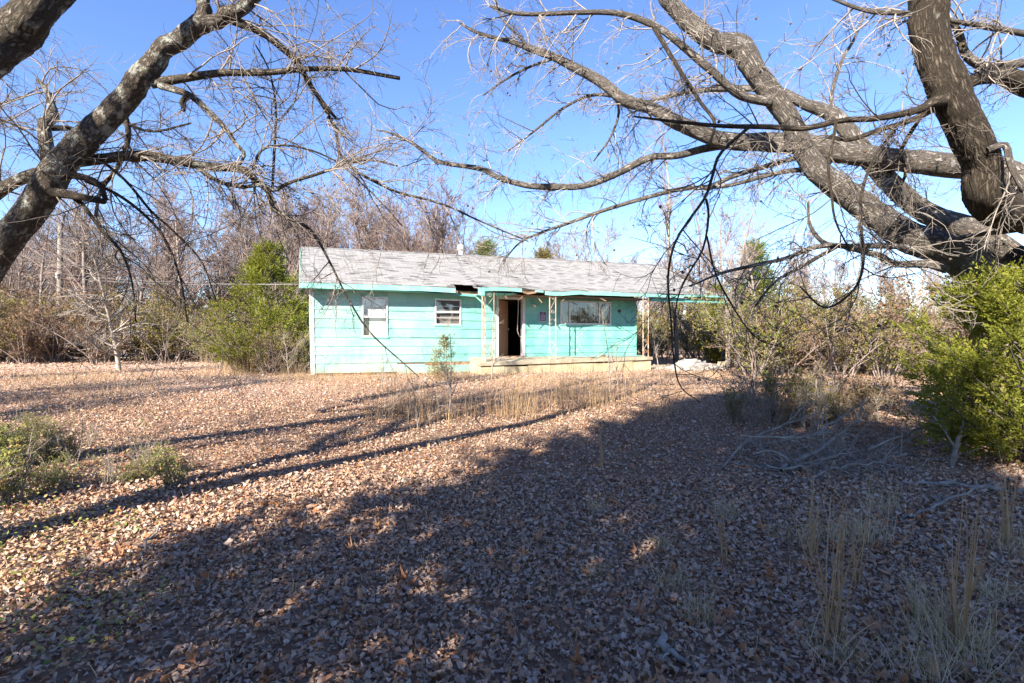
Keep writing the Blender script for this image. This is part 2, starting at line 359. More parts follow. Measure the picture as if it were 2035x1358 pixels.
OVAL = [leaf_tmpl('oval', s, 1.4) for s in range(60, 64)]

def frustum_pts(n, y0, y1, side=1.08, extra=.9):
    y = np.sqrt(rng.uniform(y0 ** 2, y1 ** 2, n)); x = rng.uniform(-1, 1, n) * (y * side + extra)
    return x, y
def in_house(x, y):
    th = math.radians(22.3); dx, dy = x + 6.16, y - 15.8
    t = dx * math.cos(th) + dy * math.sin(th); w = -dx * math.sin(th) + dy * math.cos(th)
    return (t > -.02) & (t < 11.9) & (w > -.02) | (t > 5.1) & (t < 11.9) & (w > -1.2) & (w < 1)

def thin(t): return t[0][1:], np.array([(0, 1, 2), (0, 2, 3), (0, 3, 5), (3, 4, 5)], np.int32)
def litter(name, tmpls, spec, mat, label):
    V, T, base = [], [], 0
    for (n, y0, y1, s0, s1, tl) in spec:
        x, y = frustum_pts(n, y0, y1); ok = ~in_house(x, y); x, y = x[ok], y[ok]
        # patchy: thin out in places
        pn = np.sin(x * 1.7 + 2 * np.sin(y * .9)) * np.sin(y * 1.3 + 1.5 * np.sin(x * .8)); keep = rng.uniform(size=len(x)) < .84 + .2 * pn
        x, y = x[keep], y[keep]; which = rng.integers(0, len(tmpls), len(x)); sc = rng.uniform(s0, s1, len(x))
        z = gz(x, y) + rng.uniform(.004, .035, len(x))
        for k, t in enumerate(tmpls):
            if y0 > 3 and len(t[0]) == 7: t = thin(t)
            q = which == k; m = q.sum()
            if not m: continue
            base = scatter(t, np.c_[x, y, z][q], rng.uniform(0, 6.28, m), np.abs(rng.normal(0, tl, m)).clip(0, 1.3) + math.pi * (rng.uniform(size=m) < .6), rng.uniform(0, 6.28, m), sc[q], V, T, base)
    return tag(link(name, mesh_np(name, np.vstack(V), np.vstack(T)), mat), label, 'leaves', kind='stuff')

litter('leaf_litter', SMALL, [(32000, 1.6, 3.5, .020, .056, .45), (52000, 3.5, 5.5, .020, .056, .45), (86000, 5.5, 11, .026, .052, .38), (52000, 11, 20, .042, .075, .32), (16000, 20, 31, .09, .13, .35)], MAT['litter'], 'curled grey and tan fallen leaves covering the whole yard')
litter('broad_leaf_litter', BIG[:4], [(800, 1.9, 6, .05, .115, .5), (2000, 6, 14, .06, .115, .4)], MAT['bigleaf'], 'broad rust-orange lobed leaves strewn over the yard')

# ------------------------------------------------------------------ the house
TH = math.radians(22.3); HX, HY, HZ = -6.16, 15.8, .48
house = thing('abandoned_house', 'abandoned single-storey house with faded teal lap siding and grey shingle roof', 'house', (HX, HY, HZ), TH)
WL, WD, WT = 11.95, 7.3, 2.66            # wall length, depth, height
COURSE = [.03, .33, .60, .87, 1.16, 1.45, 1.74, 2.02, 2.31, WT]
OPEN = [(1.47, 2.28, 1.17, 2.46), (3.84, 4.76, 1.58, 2.46), (6.12, 7.12, .47, 2.58), (8.58, 10.8, 1.67, 2.55)]
def ridge_z(x): return 4.55 + .016 * x
def eave_z(x): return 2.79 + .010 * x if x < 5.2 else 2.80 + .035 * math.sin((x - 5.2) * 1.9) * (x < 9) + .012 * max(0, x - 9)
EO_L, EO_P, XS, X0R, X1R = -.5, -1.12, 5.22, -.33, 15.85

# wall core (sheathing) with openings, one mesh per wall
def rects(x0, x1, z0, z1, holes):
    """split a rectangle into boxes around holes"""
    xs = sorted({x0, x1, *[h[0] for h in holes], *[h[1] for h in holes]}); out = []
    for a, b in zip(xs, xs[1:]):
        zz = z0
        for h in sorted([h for h in holes if h[0] <= a + 1e-6 and h[1] >= b - 1e-6], key=lambda h: h[2]):
            if h[2] > zz: out.append((a, b, zz, h[2]))
            zz = h[3]
        if zz < z1: out.append((a, b, zz, z1))
    return out
m = MB()
for a, b, z0, z1 in rects(0, WL, -.02, WT + .1, OPEN): m.box(a, b, .012, .12, z0, z1)
front = m.build('front_wall', MAT['ply'], house)
m = MB(); m.box(.0, .12, .121, WD - .121, -.02, WT + .1); left = m.build('side_wall', MAT['ply'], house)
m = MB(); m.box(WL - .12, WL, .121, WD - .121, -.02, WT + .1); right = m.build('side_wall', MAT['teal'], house)
m = MB(); m.box(0, WL, WD - .12, WD, -.02, WT + .1); back = m.build('back_wall', MAT['teal'], house)
m = MB(); m.box(.05, WL - .05, .06, WD - .06, -.5, -.021); m.build('foundation', MAT['block'], house)
m = MB(); m.box(.12, WL - .12, .121, WD - .121, .36, .44); m.build('room_floor', MAT['room'], house)
m = MB(); m.box(.12, WL - .12, .121, WD - .121, WT - .06, WT - .0); m.build('room_ceiling', MAT['room'], house)
m = MB(); m.box(5.2, 5.3, .121, 4.2, .44, WT - .06).box(8.1, 8.2, .121, 4.2, .44, WT - .06).box(5.2, 8.2, 4.2, 4.3, .44, WT - .06); m.build('inner_wall', MAT['room'], house)

# siding boards, each its own piece
def board(parent, a, b, z0, z1, lift=0., name='siding_board', mat='teal', sag=0.):
    y0, y1 = -.026 - lift, -.010
    m = MB(); n = max(1, int((b - a) / .8)); xs = np.linspace(a, b, n + 1); V = []
    for x in xs:
        w = .003 * math.sin(x * 2.3 + z0 * 9) - sag * math.sin(math.pi * (x - a) / (b - a))
        V += [(x, y0, z0 + w), (x, y1, z1), (x, .010, z1), (x, .010, z0 + w)]
    Fs = []
    for i in range(n):
        q = i * 4; Fs += [(q + j, q + 4 + j, q + 4 + (j + 1) % 4, q + (j + 1) % 4) for j in range(4)]
    Fs += [(0, 1, 2, 3), (n * 4 + 3, n * 4 + 2, n * 4 + 1, n * 4)]
    Fs = [f[::-1] for f in Fs]
    m.add(V, Fs); return m.build(name, MAT[mat], parent)
rb = random.Random(3)
JOINT = {0: [2.6, 7.3], 1: [.97, 5.4, 9.4], 2: [3.4, 8.2], 3: [.97, 5.0, 10.2], 4: [3.0, 7.9], 5: [5.5, 11.3], 6: [3.1, 7.6], 7: [5.3, 8.0], 8: [2.9, 7.5, 11.1]}
for ci in range(9):
    z0, z1 = COURSE[ci], COURSE[ci + 1] + .012
    if ci == 8: z1 = WT
    xs = {0, WL}
    if ci < 2: xs |= {5.06}
    for j in JOINT[ci]: xs.add(j)
    for (a, b, c, d) in OPEN:
        if c < z1 - .02 and d > z0 + .005: xs |= {a, b}
    xs = sorted(xs)
    for a, b in zip(xs, xs[1:]):
        if ci < 1 and a >= 5.0: continue            # behind the porch slab
        zz0, zz1 = z0, z1
        for (oa, ob, c, d) in OPEN:
            if oa <= a + 1e-6 and ob >= b - 1e-6 and c < z1 and d > z0:
                if c > z0 + .02: zz1 = c
                elif d < z1 - .01: zz0 = d
                else: zz0 = zz1 = 0
        if zz1 - zz0 < .03: continue
        lift = rb.uniform(0, .006); sag = 0
        if ci == 4 and a > 2.9 and b < 6.2: lift = .02; sag = .012
        if ci == 0 and a > 2.5: zz0, zz1, lift = -.03, .275, .02
        if ci == 1 and 5.06 < a < 5.1: zz0 = .47
        board(front, a + .002, b - .002, zz0, zz1, lift, sag=sag)
m = MB(); m.box(3.5, 5.04, -.016, .008, .19, .345); m.build('exposed_board', MAT['rot'], front)
for ci in range(9):       # short side wall by the cedar
    z0, z1 = COURSE[ci], COURSE[ci + 1] + (.012 if ci < 8 else 0)
    m = MB(); m.add([(-.026, .06, z0), (-.010, .06, z1), (.0, .06, z1), (.0, .06, z0), (-.026, WD, z0), (-.010, WD, z1), (.0, WD, z1), (.0, WD, z0)],
                    [(0, 1, 2, 3), (7, 6, 5, 4), (0, 4, 5, 1), (1, 5, 6, 2), (2, 6, 7, 3), (3, 7, 4, 0)])
    m.build('siding_board', MAT['teal'], left)
m = MB(); m.hexa([(-.05, -.045, .0), (.07, -.04, -.02), (.06, .06, -.02), (-.05, .06, .0), (-.10, -.04, WT - .02), (.03, -.04, WT - .02), (.03, .06, WT - .02), (-.10, .06, WT - .02)])
m.build('corner_board', MAT['white'], house)
m = MB(); m.box(WL - .05, WL + .03, -.045, .06, .47, WT - .02); m.build('corner_board', MAT['teal'], house)
# gable ends
for x in (.02, WL - .1):
    m = MB(); zr = ridge_z(x) - .1; p = [(x, .0, WT + .1), (x, WD, WT + .1), (x, WD / 2, zr)]
    m.add(p + [(q[0] + .08, q[1], q[2]) for q in p], [(0, 2, 1), (3, 4, 5), (0, 1, 4, 3), (1, 2, 5, 4), (2, 0, 3, 5)]); m.build('gable', MAT['teal'], house)

# roof deck: front slope (two eave depths), back slope
def roof_pt(x, y):          # top of the deck
    er = EO_P if x > XS else EO_L
    yr = WD / 2
    if y > yr: return ridge_z(x) - (y - yr) * (ridge_z(x) - 2.85) / (yr + .5)
    zk = 2.86 + (yr - .0) * 0
    kz = eave_z(x) + (ridge_z(x) - eave_z(x)) * (0 - (-.5)) / (yr + .5) if x <= XS else 3.02 + .012 * max(0, x - 9)
    if x <= XS: return eave_z(x) + (ridge_z(x) - eave_z(x)) * (y - EO_L) / (yr - EO_L)
    return kz + (ridge_z(x) - kz) * y / yr if y >= 0 else kz + (eave_z(x) - kz) * (y / er)
roof = link('roof', None, None, house)
def deck(x0, x1, ys, name, hole=None):
    m = MB(); xs = np.linspace(x0, x1, max(2, int((x1 - x0) / .35))); V = []; Fs = []
    for x in xs:
        xx = min(max(x, x0), x1)
        for y in ys:
            z = roof_pt(xx if x0 < XS - .01 or x > x0 else xx + 1e-4, y); V += [(x, y, z - .012), (x, y, z - .035)]
    k = len(ys) * 2
    for i in range(len(xs) - 1):
        for j in range(len(ys) - 1):
            a = i * k + j * 2; b = a + k
            if hole and hole[0] < xs[i] < hole[1] and ys[j] < hole[2]: continue
            Fs += [(a, b, b + 2, a + 2), (a + 1, a + 3, b + 3, b + 1), (a, a + 1, b + 1, b), (a + 2, b + 2, b + 3, a + 3)]
    m.add(V, Fs); return m.build(name, MAT['deck'], roof)
deck(X0R, XS, [EO_L, -.1, .5, 2, WD / 2], 'roof_deck', hole=(4.2, 4.95, -.3))
deck(XS + .001, X1R, [EO_P, -.8, -.4, 0, .8, 2, WD / 2], 'roof_deck')
deck(X0R, XS, [WD / 2 + .001, WD + .5], 'roof_deck'); deck(XS + .001, X1R, [WD / 2 + .001, WD + .5], 'roof_deck')
# shingle tabs in overlapping courses
def shingles():
    V, Fs, n = [], [], 0; r = random.Random(11)
    for slope in (0, 1):
        ys = np.arange(EO_P - .03, WD / 2 + .02, .128) if slope == 0 else np.arange(WD / 2 + .02, WD + .5, .13)
        for row, y in enumerate(ys):
            x = X0R - .02 + (.15 if row % 2 else 0) - .15
            while x < X1R:
                w = .30; xa, xb = max(x + .004, X0R - .02), min(x + w - .004, X1R + .02); x += w
                xm = (xa + xb) / 2
                if xb - xa < .03: continue
                if slope == 0 and xm < XS and y < EO_L - .04: continue
                if slope == 0 and r.random() < .012: continue
                if slope == 0 and 4.15 < xm < 5.1 and y < -.26 - .25 * abs(xm - 4.6): continue
                y0, y1 = (y, min(y + .15, WD / 2 + .03)) if slope == 0 else (y + .15, y)
                lift = .004 + r.random() * .006 + (.022 * r.random() if r.random() < .10 else 0)
                dx0, dx1 = r.uniform(-.004, .004), r.uniform(-.006, .006); dy = r.uniform(-.012, .012)
                p = []
                for (xx, yy, up) in ((xa, y0 + dy, lift + dx0 * .5 + .004), (xb, y0 + dy + dx1, lift + .004), (xb, y1, .001), (xa, y1, .001)):
                    q = roof_pt(XS + .002 if xm > XS and xx <= XS else (XS - .002 if xm < XS and xx > XS else xx), yy); p.append((xx, yy, q + up))
                V += p + [(a, b, c - .013) for a, b, c in p[:2]]
                Fs += [(n, n + 1, n + 2, n + 3), (n + 4, n + 5, n + 1, n)]; n += 6
    me = bpy.data.meshes.new('shingle_cover'); me.from_pydata(V, [], Fs); me.update()
    o = link('shingle_cover', me, MAT['shingle'], roof); o['kind'] = 'stuff'
shingles()
m = MB()
for x in np.arange(X0R, X1R - .2, .3):
    z = ridge_z(x) + .012 + .004 * math.sin(x * 7); m.add([(x, WD / 2 - .13, z - .045), (x + .31, WD / 2 - .13, z - .043), (x + .31, WD / 2, z + .006), (x, WD / 2, z + .004), (x + .31, WD / 2 + .13, z - .043), (x, WD / 2 + .13, z - .045)], [(0, 1, 2, 3), (3, 2, 4, 5)])
m.build('ridge_cap', MAT['shingle'], roof)

# fascia boards, soffits, rakes
def fascia(x0, x1, y, h, dz=lambda x: 0, name='fascia_board', mat='teal_trim', yaw=0, th=.025):
    m = MB(); xs = np.linspace(x0, x1, max(2, int((x1 - x0) / .25))); V = []; Fs = []
    for x in xs:
        zt = eave_z(min(max(x, X0R), X1R) if not (x0 >= XS and x <= XS) else XS + .01) - .018 + dz(x); yy = y + yaw * (x - x0)
        V += [(x, yy - th, zt - h), (x, yy, zt - h), (x, yy, zt), (x, yy - th, zt)]
    for i in range(len(xs) - 1):
        q = i * 4; Fs += [(q + (j + 1) % 4, q + 4 + (j + 1) % 4, q + 4 + j, q + j) for j in range(4)]
    Fs += [(3, 2, 1, 0), (len(V) - 4, len(V) - 3, len(V) - 2, len(V) - 1)]
    m.add(V, Fs); return m.build(name, MAT[mat], roof)
fascia(X0R - .02, 2.95, EO_L - .004, .155); fascia(2.955, 4.42, EO_L + .004, .15, lambda x: -.03 * (x - 2.9) ** 2 * .5)
fascia(4.0, 4.5, EO_L + .03, .10, lambda x: -.10 + .02 * x * 0, mat='rot')
fascia(XS + .005, 6.55, EO_P - .002, .12, lambda x: .0); fascia(6.4, 7.15, EO_P + .02, .07, lambda x: -.06 + .05 * math.sin(x * 9), mat='rot')
fascia(7.05, 7.35, EO_P - .005, .06); fascia(7.42, 9.15, EO_P - .003, .13, lambda x: .015 * math.sin(x * 3))
fascia(9.16, 10.45, EO_P - .012, .14, lambda x: .025); fascia(10.46, 12.3, EO_P - .002, .12)
fascia(12.31, 13.4, EO_P + .01, .09, lambda x: -.03 - .06 * (x - 12.3) * 0); fascia(13.42, X1R + .02, EO_P - .002, .075)
fascia(6.55, 7.42, EO_P + .06, .06, lambda x: -.03, mat='dark_wood', name='sub_fascia'); fascia(12.2, 13.5, EO_P + .06, .08, lambda x: -.02, mat='dark_wood', name='sub_fascia')
m = MB()      # end return of the porch eave
m.add([(XS - .02, EO_P - .03, eave_z(XS + .1) - .02), (XS - .02, EO_P - .03, eave_z(XS + .1) - .30), (XS - .02, EO_L - .03, 2.60), (XS - .02, EO_L - .03, 2.85),
       (XS + .004, EO_P - .03, eave_z(XS + .1) - .02), (XS + .004, EO_P - .03, eave_z(XS + .1) - .30), (XS + .004, EO_L - .03, 2.60), (XS + .004, EO_L - .03, 2.85)],
      [(0, 3, 2, 1), (4, 5, 6, 7), (0, 1, 5, 4), (1, 2, 6, 5), (2, 3, 7, 6), (3, 0, 4, 7)])
m.build('eave_return', MAT['teal_trim'], roof)
m = MB(); m.box(X0R, 2.9, EO_L + .03, -.03, WT - .03, WT - .015); m.build('soffit_panel', MAT['teal_soffit'], roof)
m = MB(); m.hexa([(2.905, EO_L + .03, WT - .03), (5.2, EO_L + .1, WT - .13), (5.2, -.03, WT - .03), (2.905, -.03, WT - .03), (2.905, EO_L + .03, WT - .015), (5.2, EO_L + .1, WT - .115), (5.2, -.03, WT - .015), (2.905, -.03, WT - .015)])
m.build('soffit_panel', MAT['teal_soffit'], roof)
m = MB(); m.box(XS + .05, 6.4, EO_P + .06, -.03, 2.62, 2.635); m.build('porch_ceiling', MAT['teal_soffit'], roof)
m = MB(); m.box(6.41, 8.4, EO_P + .5, -.03, 2.63, 2.645); m.build('porch_ceiling', MAT['rot'], roof)
m = MB(); m.box(8.41, WL, EO_P + .06, -.03, 2.62, 2.635); m.build('porch_ceiling', MAT['dark_wood'], roof)
for (x, y, L_, s, zz) in ((6.7, -1.0, .45, -.25, 2.62), (7.15, -.95, .5, .22, 2.60), (8.3, -1.02, .38, -.2, 2.60), (5.95, -1.0, .30, .1, 2.6), (9.6, -1.05, .25, .3, 2.6)):
    m = MB(); m.hexa([(x, y, zz), (x + .05, y, zz + .01), (x + .05, y + .02, zz + .01), (x, y + .02, zz), (x + s, y - .02, zz - L_ * .5), (x + s + .03, y - .02, zz - L_ * .5 + .02), (x + s + .03, y, zz - L_ * .5 + .02), (x + s, y, zz - L_ * .5)])
    m.build('hanging_splinter', MAT['rot'], roof)
for x in np.arange(12.4, X1R, .62):
    m = MB(); z0, z1 = roof_pt(x, EO_P + .06) - .04, roof_pt(x, 0) - .04; zr = roof_pt(x, WD / 2) - .04
    for (ya, yb, za, zb) in ((EO_P + .06, 0, z0, z1), (0, WD / 2, z1, zr)):
        m.hexa([(x, ya, za - .12), (x + .04, ya, za - .12), (x + .04, yb, zb - .12), (x, yb, zb - .12), (x, ya, za), (x + .04, ya, za), (x + .04, yb, zb), (x, yb, zb)])
    m.build('rafter', MAT['dark_wood'], roof)
m = MB(); m.box(WL, X1R - .05, EO_P + .12, EO_P + .22, 2.56, 2.70); m.build('carport_beam', MAT['teal_soffit'], roof)
m = MB(); m.box(WL + .04, X1R - .05, WD - .2, WD - .06, 2.56, 2.72); m.build('carport_beam', MAT['dark_wood'], roof)
for sx in (X0R - .045, X1R + .021):        # rake boards
    for (ya, yb) in ((EO_L - .02 if sx < 0 else EO_P, WD / 2), (WD / 2, WD + .5)):
        xx = max(X0R, min(X1R, sx)); za, zb = roof_pt(xx, ya) , roof_pt(xx, yb)
        m = MB(); m.hexa([(sx, ya, za - .17), (sx + .024, ya, za - .17), (sx + .024, yb, zb - .17), (sx, yb, zb - .17), (sx, ya, za - .005), (sx + .024, ya, za - .005), (sx + .024, yb, zb - .005), (sx, yb, zb - .005)])
        m.build('rake_board', MAT['teal_trim' if sx < 0 else 'dark_wood'], roof)
# flue pipe and small vent
fl = MB(); fl.tube([(6.05, 4.35, 4.1), (6.05, 4.35, 4.98)], .095, 16); flue = fl.build('flue_pipe', MAT['flue'], house, True)
fl = MB(); fl.tube([(6.05, 4.35, 4.93), (6.05, 4.35, 4.99), (6.05, 4.35, 5.03), (6.05, 4.35, 5.16), (6.05, 4.35, 5.18)], [.10, .15, .16, .16, .14], 16); fl.build('flue_cap', MAT['flue'], flue)
fl = MB(); fl.tube([(6.62, 4.5, 4.1), (6.62, 4.5, 4.78)], .035, 10); fl.build('vent_pipe', MAT['flue'], roof, True)

# windows
def window(x0, x1, z0, z1, mull=(), rail=True, fill='blind', bars=0, nslat=0):
    w = link('window', None, None, house); t = .045
    m = MB(); m.box(x0, x0 + t, -.05, .05, z0, z1).box(x1 - t, x1, -.05, .05, z0, z1).box(x0 + t, x1 - t, -.05, .05, z1 - t, z1).box(x0 + t, x1 - t, -.055, .05, z0, z0 + t)
    if rail: m.box(x0 + t, x1 - t, -.035, .03, (z0 + z1) / 2 - .03, (z0 + z1) / 2 + .03)
    for q in mull: m.box(q - .025, q + .025, -.04, .04, z0 + t, z1 - t)
    fr = m.build('window_frame', MAT['alu'], w)
    xs = [x0 + t, *mull, x1 - t]; zs = [z0 + t, (z0 + z1) / 2, z1 - t] if rail else [z0 + t, z1 - t]
    for a, b in zip(xs, xs[1:]):
        for c, d in zip(zs, zs[1:]):
            g = MB(); g.box(a + .005, b - .005, -.004, .0, c + .005, d - .005); g.build('pane', MAT['glass'], w)
            for k in range(bars):
                zz = c + (d - c) * (k + 1) / (bars + 1); g = MB(); g.box(a, b, -.02, -.008, zz - .009, zz + .009); g.build('glazing_bar', MAT['alu'], w)
    if nslat:
        for i in range(nslat):
            zz = z0 + t + (z1 - z0 - 2 * t) * (i + .5) / nslat; hh = (z1 - z0) / nslat * .46
            g = MB(); g.hexa([(x0 + t, .055, zz - hh), (x1 - t, .055, zz - hh), (x1 - t, .06, zz - hh), (x0 + t, .06, zz - hh), (x0 + t, .075, zz + hh), (x1 - t, .075, zz + hh), (x1 - t, .08, zz + hh), (x0 + t, .08, zz + hh)])
            g.build('blind_slat', MAT[fill], w)
    return w
w1 = window(*OPEN[0])
m = MB(); m.box(1.52, 2.23, .07, .075, 1.86, 2.43); m.build('roller_shade', MAT['blind'], w1)
m = MB(); m.box(1.71, 2.23, .085, .09, 1.2, 1.855); m.build('curtain', MAT['blind'], w1)
w2 = window(*OPEN[1], bars=1, nslat=26, fill='dim_blind')
w3 = window(*OPEN[3], mull=(8.98, 10.28), rail=False, fill='curtain')
for i in range(30):       # vertical blind vanes
    x = 8.66 + i * .0685
    if 9 < i < 11 or i in (25, 26): continue
    g = MB(); a = .05 if i % 3 else .03; g.hexa([(x, .07, 1.72), (x + .062, .07 + a, 1.72), (x + .062, .073 + a, 1.72), (x, .073, 1.72), (x, .07, 2.5), (x + .062, .07 + a, 2.5), (x + .062, .073 + a, 2.5), (x, .073, 2.5)])
    g.build('blind_vane', MAT['curtain'], w3)
for (a, b, c, d) in (OPEN[0], OPEN[1], OPEN[3]):
    m = MB(); m.box(a - .03, b + .03, -.045, -.0265, c - .05, c - .001).box(a - .03, b + .03, -.04, -.0265, d + .001, d + .03); m.build('window_trim', MAT['teal_trim'], house)
    m = MB(); m.box(a - .2, b + .2, .45, .46, c - .2, d + .1); m.build('inner_partition', MAT['room'], house)
# door
dw = link('doorway', None, None, house)
m = MB(); m.box(6.06, 6.13, -.05, .14, .47, 2.62).box(7.06, 7.16, -.05, .14, .47, 2.62).box(6.13, 7.06, -.05, .14, 2.53, 2.62); m.build('door_frame', MAT['frame_paint'], dw)
m = MB(); m.box(6.10, 7.10, -.08, .10, .42, .50); m.build('threshold', MAT['rot'], dw)
m = MB(); hx, hy = 6.14, .15; ca, sa = math.cos(math.radians(42)), math.sin(math.radians(42))
def dp(u, v, z): return (hx + u * ca - v * sa, hy + u * sa + v * ca, z)
m.hexa([dp(0, 0, .51), dp(.9, 0, .51), dp(.9, .045, .51), dp(0, .045, .51), dp(0, 0, 2.52), dp(.9, 0, 2.52), dp(.9, .045, 2.52), dp(0, .045, 2.52)])
leaf_door = m.build('door', MAT['door_wood'], house)
m = MB(); m.tube([dp(.83, -.01, 1.48), dp(.83, -.05, 1.48), dp(.83, -.075, 1.48)], [.012, .03, .02], 10); m.build('door_knob', MAT['alu'], leaf_door)
m = MB(); m.tube([(6.93, .05, 2.5), (6.91, .03, 2.1), (6.87, .0, 1.6), (6.86, -.02, 1.4), (6.93, -.02, 1.22), (7.05, -.03, 1.16)], .008, 6); m.build('loose_cable', MAT['cable'], dw)
# wall lamp
wlamp = link('wall_lamp', None, None, house)
m = MB(); m.tube([(7.5, -.02, 2.34), (7.5, -.05, 2.34)], .055, 12); m.build('lamp_base', MAT['alu'], wlamp, True)
m = MB(); m.tube([(7.5, -.05, 2.34), (7.5, -.09, 2.325), (7.5, -.13, 2.30), (7.5, -.15, 2.27)], [.03, .055, .06, .03], 12); m.build('lamp_globe', MAT['lampglass'], wlamp, True)

# porch slab, foundation, posts
pz = lambda x, y: .47 - (.14 - .017 * (x - 5.06)) * (-y / 1.2) if y < 0 else .47
def slab(x0, x1, zt, zb, yf, name, mat, par):
    m = MB(); V = []; xs = np.linspace(x0, x1, 8)
    for i, x in enumerate(xs):
        jf = .012 * math.sin(i * 2.1)
        V += [(x, yf + jf, pz(x, yf) + zt), (x, -.03, .47 + zt), (x, -.03, .47 + zb), (x, yf + jf, pz(x, yf) + zb)]
    Fs = [(i * 4 + j, i * 4 + 4 + j, i * 4 + 4 + (j + 1) % 4, i * 4 + (j + 1) % 4) for i in range(7) for j in range(4)] + [(0, 1, 2, 3), (31, 30, 29, 28)]
    m.add(V, Fs); return m.build(name, MAT[mat], par)
porch = link('porch', None, None, house)
slab(5.04, 11.86, 0, -.105, -1.22, 'porch_slab', 'concrete', porch)
for i in range(8):        # foundation blocks under the slab edge
    a = 5.08 + i * .845; h = .13 + .03 * math.sin(i * 1.7)
    m = MB(); m.box(a, a + .83, -1.17 + .02 * math.sin(i * 3), -.9, -.45, pz(a, -1.2) - h); m.build('foundation_block', MAT['block'], porch)
m = MB(); m.box(5.06, 5.3, -.89, -.04, -.45, .34); m.build('porch_footing', MAT['block'], porch); m = MB(); m.box(11.6, 11.84, -.89, -.04, -.45, .34); m.build('porch_footing', MAT['block'], porch)
def spiral(cx, cz, r, turns, a0, sgn):
    return [(cx + r * (1 - .8 * t) * math.cos(a0 + sgn * turns * 6.283 * t), cz + r * (1 - .8 * t) * math.sin(a0 + sgn * turns * 6.283 * t)) for t in np.linspace(0, 1, 18)]
def iron_post(x, y, z0, z1, w=.235, dirn=(1, 0), name='porch_post'):
    p = link(name, None, None, house)
    P = lambda u, z: (x + dirn[0] * u, y + dirn[1] * u, z)
    for u in (0, w):
        m = MB(); m.tube([P(u, z0), P(u, z1)], .017, 4); m.build('upright', MAT['iron'], p)
    def orn(zc, h):
        c1 = spiral(w * .52, zc + h * .36, .075, 1.1, math.pi * .95, -1); c2 = spiral(w * .48, zc - h * .36, .075, 1.1, -.05 * math.pi, -1)
        m = MB(); m.tube([P(*q) for q in c1], .007, 5); m.tube([P(*q) for q in c2], .007, 5)
        m.tube([P(w - .02, zc + h * .30), P(.02, zc - h * .28)], .007, 5)
        m.build('scroll', MAT['iron'], p)
    orn(z1 - .36, .62)
    m = MB(); n = 10; zc = z0 + (z1 - z0) * .58
    m.tube([P(w * .5 + w * .46 * math.cos(a), zc + .10 * math.sin(a)) for a in np.linspace(0, math.pi, n)], .007, 5); m.build('scroll', MAT['iron'], p)
    orn(z0 + .42, .5)
    return p
iron_post(5.24, -1.08, pz(5.3, -1.08) - .01, 2.66, dirn=(0, 1), w=.24); iron_post(5.27, -1.08, pz(5.5, -1.08) - .01, 2.66, w=.30)
iron_post(7.62, -1.08, pz(7.7, -1.08) - .01, 2.65); iron_post(11.52, -1.08, pz(11.6, -1.08) - .01, 2.66)
iron_post(15.35, 2.2, .0, 3.6, name='carport_post', w=.2)
m = MB(); m.tube([(15.72, -.95, .2), (15.72, -.95, 2.68)], .025, 6); m.build('carport_post', MAT['iron'], house)
m = MB(); m.box(15.45, 15.95, -1.15, -.75, -.15, .2); m.build('post_footing', MAT['concrete'], porch)
m = MB(); m.box(12.2, 15.9, -.9, WD - .2, -.25, -.02); m.build('carport_slab', MAT['concrete'], porch)

# sign with faint print
sg = thing('warning_sign', 'small purple printed warning sign on teal siding beside the open door', 'sign', (HX, HY, HZ), TH)
m = MB(); m.box(7.72, 8.0, -.046, -.036, 1.755, 2.115); m.build('sign_plate', MAT['sign_ink'], sg)
m = MB(); m.box(7.735, 7.985, -.0485, -.0465, 1.77, 2.10); m.build('sign_face', MAT['sign'], sg)
m = MB(); m.box(7.838, 7.85, -.051, -.049, 2.01, 2.07).box(7.866, 7.878, -.051, -.049, 2.01, 2.07).box(7.85, 7.866, -.051, -.049, 2.03, 2.045)
rs = random.Random(5)
for (z, h, x0, x1, wd) in ((1.925, .062, 7.77, 7.955, .024), (1.865, .036, 7.77, 7.95, .017), (1.80, .042, 7.77, 7.945, .02)):
    x = x0
    while x < x1:
        m.box(x, x + wd * .42, -.051, -.049, z, z + h)
        if rs.random() < .7: m.box(x + wd * .42, x + wd * .8, -.051, -.049, z + h * rs.choice([0, .4, .75]), z + h * rs.choice([.2, .55, 1.0]) + .004)
        x += wd
m.build('sign_print', MAT['sign_ink'], sg)
HM = Matrix.Translation((HX, HY, HZ)) @ Matrix.Rotation(TH, 4, 'Z')
def hw(x, y, z): return HM @ Vector((x, y, z))

# debris on and beside the porch
def chunk(r, s, seed):
    q = random.Random(seed); m = MB()
    p = [(sx * s[0] * q.uniform(.6, 1.1), sy * s[1] * q.uniform(.6, 1.1), sz * s[2] * q.uniform(.5, 1.1)) for sz in (-1, 1) for sx, sy in ((-1, -1), (1, -1), (1, 1), (-1, 1))]
    m.hexa(p); return m.mesh('rubble_chunk')
cm = [chunk(1, (.16, .12, .07), s) for s in range(6)]
for me in cm: me.materials.append(MAT['rubble'])
rd = random.Random(21)
for i in range(46):
    t = rd.random(); x = 12.2 + rd.random() * 2.6; y = -1.5 + rd.gauss(0, .35)
    big = 1.0 + 1.3 * math.exp(-((x - 13.6) / .5) ** 2)
    p = hw(x, y, .0); z = float(gz(p.x, p.y)); o = bpy.data.objects.new('rubble_chunk', cm[i % 6]); COL.objects.link(o)
    o.location = (p.x, p.y, z + .03 + .16 * math.exp(-((x - 13.6) / .45) ** 2) * rd.random()); o.rotation_euler = (rd.gauss(0, .4), rd.gauss(0, .4), rd.uniform(0, 6.28)); o.scale = (big,) * 3
    tag(o, 'pale broken plaster chunk in the rubble beside the porch slab', 'rubble', 'rubble beside the porch')
